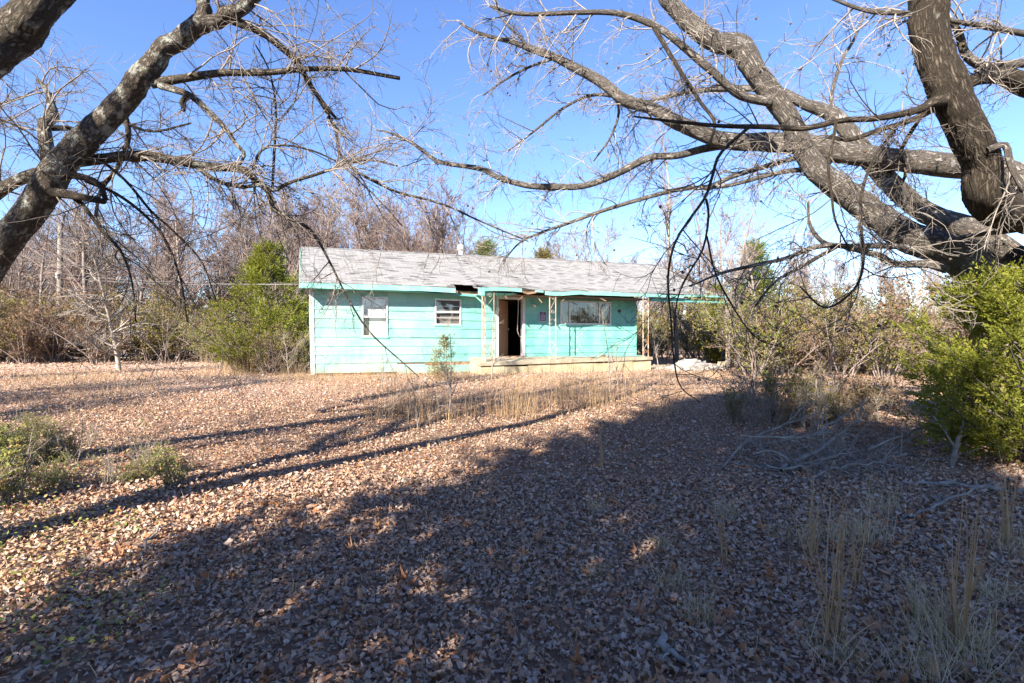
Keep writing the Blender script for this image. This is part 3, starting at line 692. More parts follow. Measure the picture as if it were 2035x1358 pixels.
def plank(name, label, x, y, z, L_, w, rz, rx, mat):
    m = MB(); m.box(-L_ / 2, L_ / 2, -w / 2, w / 2, 0, .02); o = m.build(name, MAT[mat]); p = hw(x, y, z); o.location = p; o.rotation_euler = (rx, 0, TH + rz)
    return tag(o, label, 'board')
plank('broken_board', 'short rotten board lying on the porch slab before the doorway', 6.2, -.7, .41, .7, .07, .25, .05, 'rot')
plank('broken_board', 'grey splintered board lying across the porch left end', 5.75, -.75, .41, .8, .06, -.2, .04, 'stick')
plank('fallen_fascia', 'teal scrap of trim lying on the porch under the wide window', 9.3, -.55, .475, 1.1, .12, .04, .08, 'teal_trim')
plank('fallen_fascia', 'long flat teal trim piece lying at the porch right end', 10.9, -.75, .47, 1.5, .14, -.02, .02, 'teal_soffit')
plank('broken_board', 'brown wood wedge lying on the porch by the sapling', 10.2, -.5, .475, .4, .16, .5, .5, 'rot')
plank('fallen_board', 'long pale board lying in the rubble under the carport', 13.4, -1.3, .06, 2.2, .14, .1, .06, 'rubble')

# ------------------------------------------------------------------ branching helpers (vectorised)
def nrm(v): return v / (np.linalg.norm(v, axis=-1, keepdims=True) + 1e-9)

def grow(r, P, D, L, R, n, curl=.1, noise=.12, trop=0., tip=.25):
    P = np.array(P, float); D = nrm(np.array(D, float)); k = len(P); ax = nrm(np.cross(D, r.normal(size=(k, 3)))); step = (np.asarray(L) / (n - 1))[:, None]
    c = (r.uniform(.2, 1, k) * curl)[:, None]; out = [P.copy()]
    for s in range(n - 1):
        D = nrm(D + c * np.cross(ax, D) + noise * r.normal(size=(k, 3)) + np.array([0, 0, trop])); P = P + D * step; out.append(P.copy())
    return np.stack(out, 1), np.asarray(R)[:, None] * np.linspace(1, tip, n)[None]

def spawn(r, pts, rad, Lp, k, t0, t1, a0, a1, lr, rr, taper=.5, rmin=0):
    m, n, _ = pts.shape; idx = np.repeat(np.arange(m), k); t = r.uniform(t0, t1, len(idx)); f = t * (n - 1); i = np.minimum(f.astype(int), n - 2); w = (f - i)[:, None]
    P = pts[idx, i] * (1 - w) + pts[idx, i + 1] * w; T = nrm(pts[idx, i + 1] - pts[idx, i]); Rp = rad[idx, i] * (1 - w[:, 0]) + rad[idx, i + 1] * w[:, 0]
    v = r.normal(size=P.shape); v = nrm(v - (v * T).sum(-1, keepdims=True) * T); a = r.uniform(a0, a1, len(idx))[:, None]
    return P, T * np.cos(a) + v * np.sin(a), np.asarray(Lp)[idx] * lr * r.uniform(.5, 1.25, len(idx)) * (1 - taper * t), np.maximum(Rp * rr, rmin)

def tubes(pts, rad, k):
    m, n, _ = pts.shape; T = np.empty_like(pts); T[:, 1:-1] = pts[:, 2:] - pts[:, :-2]; T[:, 0] = pts[:, 1] - pts[:, 0]; T[:, -1] = pts[:, -1] - pts[:, -2]; T = nrm(T)
    d = nrm(pts[:, -1] - pts[:, 0]); ref = np.where(np.abs(d[:, 2:3]) < .8, np.array([[0, 0, 1.]]), np.array([[1., 0, 0]])); ref = nrm(ref - (ref * d).sum(-1, keepdims=True) * d)[:, None]
    N = nrm(ref - (ref * T).sum(-1, keepdims=True) * T); B = np.cross(T, N); a = np.arange(k) * 2 * math.pi / k
    V = pts[:, :, None] + rad[:, :, None, None] * (N[:, :, None] * np.cos(a)[None, None, :, None] + B[:, :, None] * np.sin(a)[None, None, :, None])
    base = (np.arange(m) * n * k)[:, None, None]; i = np.arange(n - 1)[None, :, None] * k; j = np.arange(k)[None, None]; j2 = (j + 1) % k
    Fq = np.stack([base + i + j, base + i + j2, base + i + k + j2, base + i + k + j], -1).reshape(-1, 4)
    return V.reshape(-1, 3), Fq

class Acc:
    def __init__(s): s.V = []; s.F = {}; s.n = 0
    def add(s, V, Fq): s.V.append(V); s.F.setdefault(Fq.shape[1], []).append(Fq + s.n); s.n += len(V)
    def tubes(s, pts, rad, k): s.add(*tubes(pts, rad, k))
    def mesh(s, name, smooth=True): return mesh_np(name, np.vstack(s.V), [np.vstack(v) for v in s.F.values()], smooth=smooth)

def catmull(P, n):
    P = np.asarray(P, float); Q = np.vstack([2 * P[0] - P[1], P, 2 * P[-1] - P[-2]]); seg = len(P) - 1; out = []
    for t in np.linspace(0, seg - 1e-6, n):
        i = int(t); u = t - i; a, b, c, d = Q[i:i + 4]
        out.append(.5 * ((2 * b) + (-a + c) * u + (2 * a - 5 * b + 4 * c - d) * u * u + (-a + 3 * b - 3 * c + d) * u ** 3))
    return np.array(out)

def limb_mesh(name, P, R, sides=14, rough=.05, seed=0):
    """thick limb with uneven, knotty surface and bark coordinates"""
    r = np.random.default_rng(seed); L = np.linalg.norm(np.diff(P, axis=0), axis=1); s = np.r_[0, np.cumsum(L)]; n = len(P)
    V, Fq = tubes(P[None], R[None], sides); V = V.reshape(n, sides, 3); C = P[:, None]
    a = np.arange(sides) / sides * 2 * math.pi; rm0 = R.mean()
    def vnoise(ka, ks):
        na = max(3, int(ka)); ns = max(4, int(s[-1] * ks) + 3); g = r.normal(0, 1, (ns, na)); fs = np.linspace(0, ns - 1.001, n); fa = a / (2 * math.pi) * na; i0 = fs.astype(int); j0 = fa.astype(int) % na; ws = sstep(fs - i0)[:, None]; wa = sstep(fa - fa.astype(int))[None]; j1 = (j0 + 1) % na
        return (g[i0][:, j0] * (1 - ws) + g[i0 + 1][:, j0] * ws) * (1 - wa) + (g[i0][:, j1] * (1 - ws) + g[i0 + 1][:, j1] * ws) * wa
    w = 1 + rough * (1.0 * vnoise(4, 1.6) + .55 * vnoise(7, 4) + .35 * vnoise(min(sides, 20) * .7, 7) + (.6 * np.abs(vnoise(22, 9)) + .35 * vnoise(40, 20) if sides > 30 else 0))
    V = C + (V - C) * w[..., None]; rm = R.mean()
    uv = np.stack([np.broadcast_to(a[None] * rm, (n, sides)), np.broadcast_to(s[:, None], (n, sides))], -1)
    me = mesh_np(name, V.reshape(-1, 3), [Fq, np.array([[(n - 1) * sides + j for j in range(sides)]])], uv=uv.reshape(-1, 2), smooth=True)
    return me

def trace(pts, wid, depths, extra=None):
    """traced limb: pixel track with its own distance at every point; width in pixels"""
    n = len(pts); d = np.interp(np.linspace(0, 1, n), np.linspace(0, 1, len(depths)), depths); w = np.interp(np.linspace(0, 1, n), np.linspace(0, 1, len(wid)), wid)
    P = np.array([at(x, y, q) for (x, y), q in zip(pts, d)]); R = w * d / F / 2
    if extra is not None:
        for (q, rr) in extra: P = np.vstack([P, q]); R = np.r_[R, rr]
    return P, R

def hero_tree(name, label, loc, trunk, limbs, bark, twig, seed, per_m, tw, seeds=0, hang=0., dark=()):
    """trunk and limbs in world coordinates; twigs grown along every limb"""
    root = thing(name, label, 'tree', loc); off = np.array(loc); acc = Acc(); accd = Acc(); r = np.random.default_rng(seed); tips = []
    for i, (P, R, b) in enumerate([trunk] + limbs):
        n = max(10, int(np.linalg.norm(np.diff(P, axis=0), axis=1).sum() / (.045 if max(R) > .09 else .08))); Q = catmull(P, n); t = np.linspace(0, len(R) - 1, n); Rq = np.interp(t, np.arange(len(R)), R)
        kw = max(3, int(np.linalg.norm(np.diff(P, axis=0), axis=1).sum() / .5)); wv = r.normal(0, 1, (kw, 3)); wv[0] = wv[-1] = 0; wob = catmull(wv, n); Q = Q + wob * .22 * np.minimum(Rq, .06)[:, None]
        sides = 36 if Rq.max() > .09 else (12 if Rq.max() > .05 else 8)
        link('trunk' if i == 0 else 'limb', limb_mesh('limb', Q - off, Rq, sides, .05 if Rq.max() > .04 else .03, seed + i), MAT[b], root)
        L = np.linalg.norm(np.diff(Q, axis=0), axis=1).sum(); k = int(L * per_m * (0.4 if Rq.mean() > .11 else 1.35) * (.7 if b in dark else 1))
        if i == 0 or k < 1: continue
        A = accd if b in dark else acc
        base_r = np.minimum(Rq, .02)
        p, d, l, rr = spawn(r, Q[None], base_r[None], [1.0], k, .12, 1.0, .5, 1.25, 1.0, .55, 0, .004)
        l = tw[0] * r.uniform(.35, 1.3, len(l)); d[:, 2] += r.uniform(-.5, .35, len(d)); rr = rr.clip(.0035, .007 if b in dark else .0095)
        p1, r1 = grow(r, p, d, l, rr, 10, .16, .11, -.015 - hang, .3); A.tubes(p1 - off, r1, 5)
        q = spawn(r, p1, r1, l, tw[1], .12, 1, .4, 1.1, .55, .65, .35, .0028); p2, r2 = grow(r, *q, 7, .22, .12, -.01 - hang * .8, .45); A.tubes(p2 - off, r2, 3)
        q2 = spawn(r, p2, r2, q[2], tw[2], .1, 1, .4, 1.1, .6, .7, .3, .0021); p3, r3 = grow(r, *q2, 4, .26, .14, .0, .6); A.tubes(p3 - off, r3.clip(.0015), 3)
        tips.append(p3[:, -1]); tips.append(p2[:, -1])
    link('crown', acc.mesh('crown'), MAT[twig], root)
    if accd.n: link('crown', accd.mesh('crown'), MAT['twig_dark'], root)
    if seeds:
        T = np.vstack(tips); T = T[r.choice(len(T), seeds, replace=False)] - np.array([0, 0, .05]); V, Fs, b = [], [], 0
        ico = ball_tmpl(); b = scatter(ico, T - off, r.uniform(0, 6, seeds), r.uniform(0, 3, seeds), r.uniform(0, 6, seeds), np.full(seeds, .016), V, Fs, 0)
        o = link('seed_ball', mesh_np('seed_ball', np.vstack(V), np.vstack(Fs)), MAT['seed'], root); o['kind'] = 'stuff'
    return root

def ball_tmpl(spike=.25):
    import bmesh
    bm = bmesh.new(); bmesh.ops.create_icosphere(bm, subdivisions=1, radius=1.0); bm.verts.ensure_lookup_table()
    r = random.Random(2); V = np.array([v.co * (1 + r.uniform(-spike, spike)) for v in bm.verts]); T = np.array([[v.index for v in f.verts] for f in bm.faces], np.int32); bm.free()
    return V, T

# ------------------------------------------------------------------ the big tree at the left
LB = (-6.3, 5.0, float(gz(-6.3, 5.0)))
lt = (np.array([(-6.3, 5.05, LB[2] - .15), (-6.12, 5.0, .7), (-5.75, 5.0, 1.4), at(-52, 572, 5.0), at(17, 478, 5), at(83, 385, 5), at(132, 318, 5), at(182, 265, 5), at(238, 206, 5), at(287, 158, 5), at(317, 110, 5), at(353, 77, 5), at(398, 48, 5), at(409, 22, 5), at(404, -25, 5), (-2.95, 5.1, 6.2), (-2.6, 5.3, 8.4), (-2.1, 5.5, 10.4), (-1.6, 5.6, 12.4)]),
      np.array([.22, .19, .17, .158, .152, .148, .145, .135, .125, .12, .105, .10, .092, .075, .07, .065, .055, .04, .02]), 'bark_left')
lt[1][:] *= .86
LL = []
def LA(pts, wid, depths, b='bark_left', extra=None): P, R = trace(pts, wid, depths, extra); LL.append((P, R * .9, b))
LA([(398, 52), (442, 33), (493, 0)], [34, 30, 28], [5], extra=[((-2.0, 5.2, 5.9), .065), ((-1.3, 5.5, 7.6), .055), ((-.7, 5.9, 9.6), .035), ((-.2, 6.2, 11.4), .015)])
LA([(115, 330), (147, 324), (206, 318), (265, 313), (331, 318), (405, 328), (479, 335), (508, 357), (534, 383), (545, 416), (574, 434), (619, 460), (655, 520), (690, 590), (735, 660), (800, 720), (850, 765)], [26, 23, 22, 20, 18, 16, 13, 10, 7, 5, 4, 3, 2], [5, 5.3, 5.8, 6.2, 6.6])
LA([(300, 166), (368, 155), (442, 145), (534, 145), (626, 138), (700, 140), (795, 156)], [22, 18, 15, 14, 12, 10, 8], [5, 5.2, 5.5])
LA([(318, 170), (376, 188), (412, 217), (449, 254), (471, 287), (486, 306), (475, 330)], [16, 14, 11, 8, 6], [5, 4.9, 4.8])
LA([(435, 33), (515, 63), (560, 96), (589, 122), (604, 147), (626, 184), (655, 221), (668, 235)], [17, 15, 16, 12, 10, 6], [5, 5.3, 5.6], b='bark_dark')
LA([(606, 148), (624, 181), (647, 220), (667, 259), (675, 307), (694, 330), (730, 354), (789, 381), (852, 397), (899, 413), (938, 432), (993, 456), (1050, 480)], [8, 8, 7, 6.5, 6, 5, 4, 3], [5.5, 5.8, 6.2])
LA([(98, 335), (92, 290), (88, 250), (107, 236), (101, 206), (92, 180), (75, 160)], [26, 26, 24, 16, 10, 8], [5.2, 5.5])
LA([(100, 255), (130, 255), (165, 258), (230, 240), (300, 262), (380, 245)], [14, 11, 9, 6, 4], [5.5, 5.8, 6.0], b='bark_dark')
LA([(-80, 430), (-20, 392), (16, 366), (60, 348), (108, 334)], [27, 26, 25, 24], [5.3, 5.1])
LA([(70, 385), (114, 383), (155, 390), (206, 401)], [24, 22, 17, 13], [5, 4.8], b='bark_dark')
LA([(120, 345), (162, 353), (199, 368), (210, 398)], [18, 15, 12, 9], [5, 4.9], b='bark_dark')
LA([(140, 388), (158, 401), (184, 434), (206, 464), (239, 497), (262, 560), (270, 640)], [12, 9, 8, 6, 4, 3], [5, 4.9, 4.8], b='bark_dark')
LA([(390, 332), (434, 361), (482, 372), (515, 368), (545, 379), (574, 364), (626, 348), (677, 331), (730, 318), (790, 330)], [9, 9, 8, 8, 6, 4], [5.2, 5.3, 5.7])
LA([(541, 378), (545, 300), (548, 221), (541, 166), (530, 129), (505, 85)], [6, 6, 5, 4, 3], [5.5, 5.6])
LA([(170, 360), (230, 385), (290, 430), (330, 480), (360, 560), (372, 640)], [8, 7, 6, 4, 3], [5, 5.2, 5.4], b='bark_dark')
LA([(190, 310), (250, 360), (300, 420), (345, 460), (400, 520), (430, 600)], [7, 6, 5, 4, 2.5], [5.1, 5.5], b='bark_dark')
LA([(240, 200), (255, 270), (235, 330), (200, 380), (190, 430)], [12, 11, 9, 6], [5.3, 5.6])
LA([(370, 190), (363, 205), (365, 222)], [9, 12, 5], [4.95], b='bark_dark')
LA([(500, 340), (520, 300), (560, 290), (620, 300), (680, 330), (750, 395), (800, 450)], [6, 5, 4, 3], [5.3, 5.8])
LA([(-200, 250), (-140, 60), (-110, -150)], [46, 40, 34], [5.2, 5.4], extra=[((-5.9, 5.7, 6.8), .07), ((-6.6, 6.2, 9), .04), ((-7.2, 6.6, 10.6), .015)])
LA([(-60, 430), (-40, 300), (-30, 150), (-60, -60)], [30, 26, 24, 20], [5.4, 5.8], extra=[((-6.4, 6.0, 7.5), .04), ((-6.2, 6.4, 9.2), .015)])
hero_tree('leaning_tree', 'leaning lichen-covered bare tree with mossy limbs arching toward the house', LB, lt, LL, 'bark_left', 'twig_left', 31, 5.5, (.95, 7, 4), hang=.0, dark=('bark_dark',))

MB0 = (-4.75, 2.55, float(gz(-4.75, 2.55)))
mt_ = (np.array([(-4.75, 2.55, MB0[2] - .15), (-4.6, 2.6, .8), (-4.25, 2.7, 1.7), (-3.6, 2.9, 2.55), at(0, 95, 3.0), at(44, 48, 3.0), at(105, -15, 3.0), (-2.35, 3.1, 4.4), (-2.0, 3.2, 5.6), (-1.9, 3.4, 7.2), (-1.6, 3.6, 9.0)]), np.array([.2, .17, .15, .125, .105, .10, .095, .085, .07, .05, .02]), 'bark_left')
ML = [(np.array([(-4.5, 2.62, 1.0), (-4.75, 2.6, 2.0), (-4.7, 2.5, 3.4), (-4.4, 2.6, 4.8), (-4.3, 2.9, 6.2), (-4.0, 3.1, 7.6)]), np.array([.13, .12, .11, .09, .06, .02]), 'bark_left'),
      (np.array([(-4.7, 2.5, 3.3), (-5.1, 2.7, 4.2), (-5.3, 3.0, 5.6), (-5.2, 3.4, 7.0)]), np.array([.09, .08, .06, .02]), 'bark_left'), (np.array([(-4.6, 2.6, 2.6), (-5.3, 2.2, 3.3), (-6.1, 2.0, 4.6), (-6.5, 2.0, 6.0)]), np.array([.08, .07, .05, .02]), 'bark_left')]
hero_tree('mossy_tree', 'mossy leaning trunk crossing above the leaning tree at the sky corner', MB0, mt_, ML, 'bark_left', 'twig_left', 44, 3.0, (.8, 5, 4))

# ------------------------------------------------------------------ the spreading tree at the right
RB = (7.15, 6.7, float(gz(7.15, 6.7)))
rt = (np.array([(7.15, 6.75, RB[2] - .2), (7.1, 6.7, .8), (7.05, 6.6, 1.6), (7.0, 6.5, 2.3), (6.95, 6.3, 3.0), (7.3, 6.1, 4.4), (7.6, 6.0, 6.5), (7.8, 6, 8.5)]), np.array([.46, .42, .42, .40, .30, .2, .14, .05]), 'bark_dark')
RL = []
def RA(pts, wid, depths, b='bark_right', extra=None): P, R = trace(pts, wid, depths, extra); RL.append((P, R * (.76 if max(wid) > 65 and b == 'bark_right' else .9), b))
RA([(2080, 640), (1995, 590), (1954, 552), (1896, 508), (1808, 468), (1742, 424), (1675, 380), (1627, 336), (1600, 296), (1574, 247), (1539, 199), (1499, 146), (1468, 97), (1419, 80), (1375, 49), (1335, 9), (1318, -20)], [100, 95, 90, 84, 76, 68, 62, 56, 50, 50, 52, 53, 58, 46, 44, 40, 38], [6.6, 6.4, 6.3, 6.2, 6.2], extra=[((1.5, 6.2, 6.6), .10), ((1.0, 6.4, 8.0), .06), ((.7, 6.6, 9.4), .02)])
RA([(2120, 570), (2035, 521), (1940, 464), (1865, 433), (1799, 389), (1742, 336), (1684, 265), (1653, 230), (1600, 208), (1547, 181), (1490, 174), (1432, 177), (1366, 185), (1300, 199), (1250, 215)], [70, 62, 56, 52, 48, 46, 42, 36, 26, 22, 18, 15, 12, 9, 5], [6.9, 7.2, 7.5, 7.8])
RA([(2110, 430), (2035, 424), (1989, 415), (1954, 380), (1945, 327), (1927, 265), (1892, 194), (1865, 124), (1848, 53), (1843, -10)], [92, 82, 76, 72, 68, 70, 72, 70, 72, 70], [6.1, 5.3, 5.0, 4.9], b='bark_dark', extra=[((3.9, 4.9, 5.8), .14), ((3.6, 5.0, 7.4), .09), ((3.4, 5.2, 9.0), .03)])
RA([(2120, 380), (2035, 353), (1962, 331), (1874, 327), (1786, 318), (1697, 305), (1609, 287), (1521, 283), (1432, 274), (1347, 244), (1300, 220), (1245, 197), (1205, 169), (1150, 138), (1103, 114), (1056, 98), (1024, 86), (954, 67), (914, 47)], [64, 58, 52, 48, 46, 45, 44, 40, 34, 30, 26, 24, 22, 20, 17, 14, 10, 7, 4], [6.8, 7.0, 7.2, 7.5, 7.8])
RA([(1480, 286), (1410, 292), (1344, 309), (1292, 314), (1229, 346), (1170, 366), (1111, 369), (1052, 369), (993, 354), (954, 338), (875, 326), (844, 303), (812, 279), (773, 263), (749, 259)], [18, 18, 16, 15, 14, 14, 13, 12, 11, 9, 7, 5, 3], [7.3, 7.6, 7.9])
RA([(1612, 300), (1583, 314), (1521, 331), (1455, 349), (1410, 371), (1347, 377), (1268, 397), (1190, 421), (1131, 444), (1072, 464), (1032, 483), (1000, 520)], [12, 11, 11, 11, 10, 9, 8, 6, 5, 3], [7.0, 7.3, 7.6])
RA([(1630, 345), (1587, 340), (1521, 353), (1455, 369), (1400, 375)], [11, 11, 10, 9, 7], [6.4, 6.9])
RA([(1880, 535), (1843, 526), (1777, 526), (1742, 508), (1680, 490), (1636, 481), (1609, 446), (1606, 400)], [20, 18, 16, 14, 12, 10, 7, 5], [6.3, 6.1])
RA([(1830, 500), (1777, 490), (1697, 490), (1627, 490), (1565, 512), (1499, 526), (1432, 543), (1370, 570)], [13, 13, 12, 11, 9, 8, 6, 3], [6.2, 6.0])
RA([(1660, 492), (1600, 525), (1540, 560), (1500, 610)], [9, 8, 6, 4], [6.1, 5.9], b='bark_dark')
RA([(1875, 200), (1852, 205), (1821, 221), (1742, 234), (1675, 238), (1600, 256), (1521, 254), (1432, 252), (1344, 243), (1260, 232)], [26, 20, 16, 13, 12, 12, 11, 9, 7, 4], [4.9, 4.7, 4.6], b='bark_dark')
RA([(1860, 215), (1808, 240), (1742, 260), (1689, 278), (1640, 272)], [14, 12, 11, 9, 5], [5.0, 5.2], b='bark_dark')
RA([(1662, 238), (1655, 280), (1645, 330), (1652, 390), (1660, 440), (1690, 500)], [7, 6, 6, 5, 3], [4.65, 4.6], b='bark_dark')
RA([(1777, 258), (1733, 327), (1715, 380), (1711, 442), (1715, 517), (1697, 574), (1640, 612), (1590, 570)], [8, 7, 7, 6, 5, 4], [5.0, 4.8], b='bark_dark')
RA([(1490, 252), (1432, 305), (1415, 353), (1401, 393), (1366, 442), (1340, 486), (1327, 552), (1333, 640), (1338, 710), (1352, 768), (1392, 800)], [7, 7, 6.5, 6, 5.5, 5, 4.5, 4, 3, 2.5], [4.6, 4.5, 4.4], b='bark_dark')
RA([(1403, 395), (1408, 430), (1397, 495), (1368, 545), (1345, 600), (1340, 680)], [6, 5, 4.5, 3.5, 2], [4.5, 4.6], b='bark_dark')
RA([(1405, 470), (1420, 540), (1450, 600), (1500, 670), (1560, 692)], [4.5, 4.5, 4, 3, 2], [4.5, 4.4], b='bark_dark')
RA([(1530, 203), (1486, 190), (1455, 172), (1424, 150), (1388, 119), (1344, 80), (1300, 53), (1229, 28), (1150, 24), (1032, 27), (973, 12)], [20, 19, 18, 17, 16, 15, 14, 12, 10, 8, 5], [6.2, 6.0, 6.0])
RA([(1300, 55), (1345, 130), (1390, 200), (1420, 245), (1405, 300)], [10, 9, 8, 7, 5], [5.9, 5.7], b='bark_dark')
RA([(1660, 232), (1653, 190), (1675, 119), (1697, 80), (1720, 20)], [11, 9, 8, 6, 4], [7.6, 7.7])
RA([(2120, 150), (2035, 124), (1958, 128), (1918, 106), (1905, 66), (1890, 40)], [18, 18, 18, 17, 15, 9], [5.4, 5.1])
RA([(2120, 85), (2035, 66), (1962, 53), (1870, 38)], [14, 13, 12, 9], [5.2, 5.0])
RA([(2120, 190), (2035, 168), (1985, 150), (1927, 165), (1890, 210)], [46, 42, 36, 26, 20], [5.6, 5.1], b='bark_dark')
RA([(1858, 40), (1808, 26), (1742, 22), (1697, 13), (1640, -8)], [12, 11, 10, 8, 6], [4.9, 5.1])
RA([(1860, 485), (1940, 468), (2015, 459), (2100, 440)], [9, 10, 11, 12], [6.1, 5.7])
RA([(1960, 300), (1998, 290), (2010, 330), (2035, 380)], [16, 14, 13, 12], [5.0, 4.9])
RA([(1830, 232), (1790, 300), (1800, 345), (1770, 400)], [9, 8, 7, 4], [5.1, 5.5], b='bark_dark')
RA([(1240, 196), (1180, 190), (1120, 215), (1060, 262), (1010, 300)], [8, 7, 6, 5, 3], [7.8, 8.0])
RA([(1205, 169), (1230, 215), (1215, 270), (1180, 320)], [8, 6, 5, 3], [7.7, 7.6])
RA([(1105, 115), (1060, 130), (1010, 155), (960, 190)], [7, 6, 5, 3], [7.9, 8.0])
RA([(1056, 98), (1000, 40), (985, 0)], [7, 5, 4], [7.9, 8.0])
hero_tree('spreading_tree', 'large furrowed-bark bare tree with low limbs sprawling over the yard', RB, rt, RL, 'bark_right', 'twig_right', 57, 5.2, (.85, 6, 4), seeds=130, hang=.035, dark=('bark_dark',))

# ------------------------------------------------------------------ woodland trees, saplings
def bare_tree(seed, H=10, r0=.14, n1=26, len1=.42, t0=.22, ang=(.5, 1.1), up=.05, k2=8, k3=7, rmin=.007, curl=.1, lean=.05, l2=.5, l3=.5, base=None):
    r = np.random.default_rng(seed); a = r.uniform(0, 6.28)
    tp, tr = grow(r, [(0, 0, -.15)], [(lean * math.cos(a), lean * math.sin(a), 1)], [H * .95], [r0], 14, .03, .035, .04, .12)
    T = Acc(); T.tubes(tp, tr, 8); C = Acc()
    q = spawn(r, tp, tr, [H], n1, t0, .99, *ang, len1, .55, .62, rmin * 2); p1, r1 = grow(r, *q, 9, curl, .09, up, .25); C.tubes(p1, r1.clip(rmin), 5)
    q2 = spawn(r, p1, r1, q[2], k2, .15, 1, .4, 1.0, l2, .6, .4, rmin); p2, r2 = grow(r, *q2, 6, curl * 1.3, .1, up, .5); C.tubes(p2, r2.clip(rmin * .8), 4)
    q3 = spawn(r, p2, r2, q2[2], k3, .1, 1, .35, 1.0, l3, .7, .3, rmin * .8); p3, r3 = grow(r, *q3, 4, curl * 1.3, .1, up, .6); C.tubes(p3, r3.clip(rmin * .65), 3)
    return T.mesh('trunk'), C.mesh('crown'), (p1, p2, p3)

def place_tree(name, meshes, mats, label, loc, rz, sc, group, cat='tree', lean=(0, 0), root_name=('trunk', 'crown')):
    o = thing(name, label, cat, loc, rz, group); o.scale = (sc,) * 3; o.rotation_euler = (lean[0], lean[1], rz)
    for nm, me, mt in zip(root_name, meshes, mats): share(nm, me, mt, o)
    return o
WOOD = []
for s in range(7):
    tall = s % 3
    WOOD.append(bare_tree(100 + s, H=10, r0=.13 + .02 * (s % 2), n1=[24, 30, 20][tall], len1=[.40, .34, .5][tall], t0=[.25, .2, .3][tall], ang=[(.45, 1.0), (.35, .85), (.5, 1.2)][tall], up=[.06, .09, .03][tall], k2=9, k3=8, rmin=.0105))
rw = random.Random(77)
def wood_spot(px, d, H, label, group, name='woodland_tree', twig=None, k=None):
    x = (px - CX) / F * d; k = rw.randrange(7) if k is None else k
    tw = twig or rw.choice(['bg_twig', 'bg_twig', 'bg_twig_red'])
    t, c = WOOD[k][:2]
    return place_tree(name, (t, c), (MAT['bg_trunk'], MAT[tw]), label, (x, d, float(gz(x, d)) - .05), rw.uniform(0, 6.28), H / 10, group, lean=(rw.gauss(0, .05), rw.gauss(0, .05)))
for i in range(56):      # woods beyond the open lawn, left of the house
    wood_spot(rw.uniform(-330, 600), rw.uniform(29, 46), rw.uniform(8.8, 11.8), 'bare grey-brown woodland tree in the wood beyond the open lawn', 'woods beyond the lawn')
for i in range(38):      # far wood closing the view across the lawn
    wood_spot(rw.uniform(-420, 640), rw.uniform(48, 70), rw.uniform(10, 13), 'distant bare tree deep in the wood across the lawn', 'deep wood', name='distant_tree')
for i in range(64):      # behind the roof
    px = rw.uniform(500, 915); wood_spot(px, rw.uniform(33, 50), rw.uniform(9.8, 12.6) * (1 - .2 * max(0, (px - 800) / 125)), 'reddish-twigged bare tree rising behind the house roof', 'trees behind the roof', twig=rw.choice(['bg_twig_red', 'bg_twig_red', 'bg_twig']))
for i in range(26):      # far low wood to the right of the flue
    wood_spot(rw.uniform(940, 1500), rw.uniform(55, 85), rw.uniform(7, 10), 'distant bare tree in the low far woods behind the carport', 'far woods', name='distant_tree')
for i in range(34):
    wood_spot(rw.uniform(1400, 2350), rw.uniform(26, 52), rw.uniform(5.5, 9.0), 'bare tree standing behind the olive thicket', 'trees behind the thicket')
for i in range(22):
    wood_spot(rw.uniform(930, 1400), rw.uniform(40, 52), rw.uniform(8.2, 11), 'grey bare tree showing low above the roof right of the flue', 'trees right of the flue', twig='bg_twig')
SLIM = [bare_tree(200 + s, H=9, r0=.09, n1=26, len1=.24, t0=.25, ang=(.4, .8), up=.08, k2=6, k3=4, rmin=.006, lean=.04) for s in range(3)]
for i, (px, d, H, lab) in enumerate([(1345, 27, 13.0, 'tall slim pale tree rising above the carport roof end'), (1447, 19.8, 8.0, 'pale slim trunk standing against the carport eave corner'), (1466, 20.4, 6.0, 'thin grey sapling leaning beside the pale slim trunk'),
                                  (1512, 22, 8.0, 'slim bare tree at the front of the olive thicket'), (1408, 30, 11, 'slim bare tree behind the carport shrubs'), (1700, 17, 4.8, 'dark slender trunk inside the olive thicket'), (1795, 21, 6.5, 'pale slim tree between thicket and bright cedar'), (1590, 26, 9.0, 'slim bare tree rising from the thicket middle')]):
    x = (px - CX) / F * d; t, c, _ = SLIM[i % 3]
    o = place_tree('slim_tree', (t, c), (MAT['pale_bark' if i in (0, 6) else 'bg_trunk'], MAT['bg_twig']), lab, (x, d, float(gz(x, d)) - .05), i * 1.3, H / 9, None)
for (x, y, H) in ((-11.5, 2.5, 8.2), (-14.5, 5.5, 9), (-16.5, 1.0, 10), (-10.0, -1.5, 8.5), (-19, 7, 9.5)):      # trees at the side of the lawn whose shadows cross it
    wood_spot(0, 0.01, H, 'bare tree at the side of the lawn shading it with thin bands', 'trees beside the lawn').location = (x, y, float(gz(x, y)) - .05)
# young tree on the lawn
t, c, _ = bare_tree(301, H=6.2, r0=.085, n1=40, len1=.36, t0=.13, ang=(1.05, 1.5), up=.035, k2=7, k3=5, rmin=.007, curl=.14, lean=.02, l2=.5)
x, d = (238 - CX) / F * 19, 19.0
place_tree('young_tree', (t, c), (MAT['pale_bark'], MAT['twig_right']), 'young bare tree with pale spreading branches standing alone on the lawn', (x, d, float(gz(x, d)) - .05), .4, 1, None)

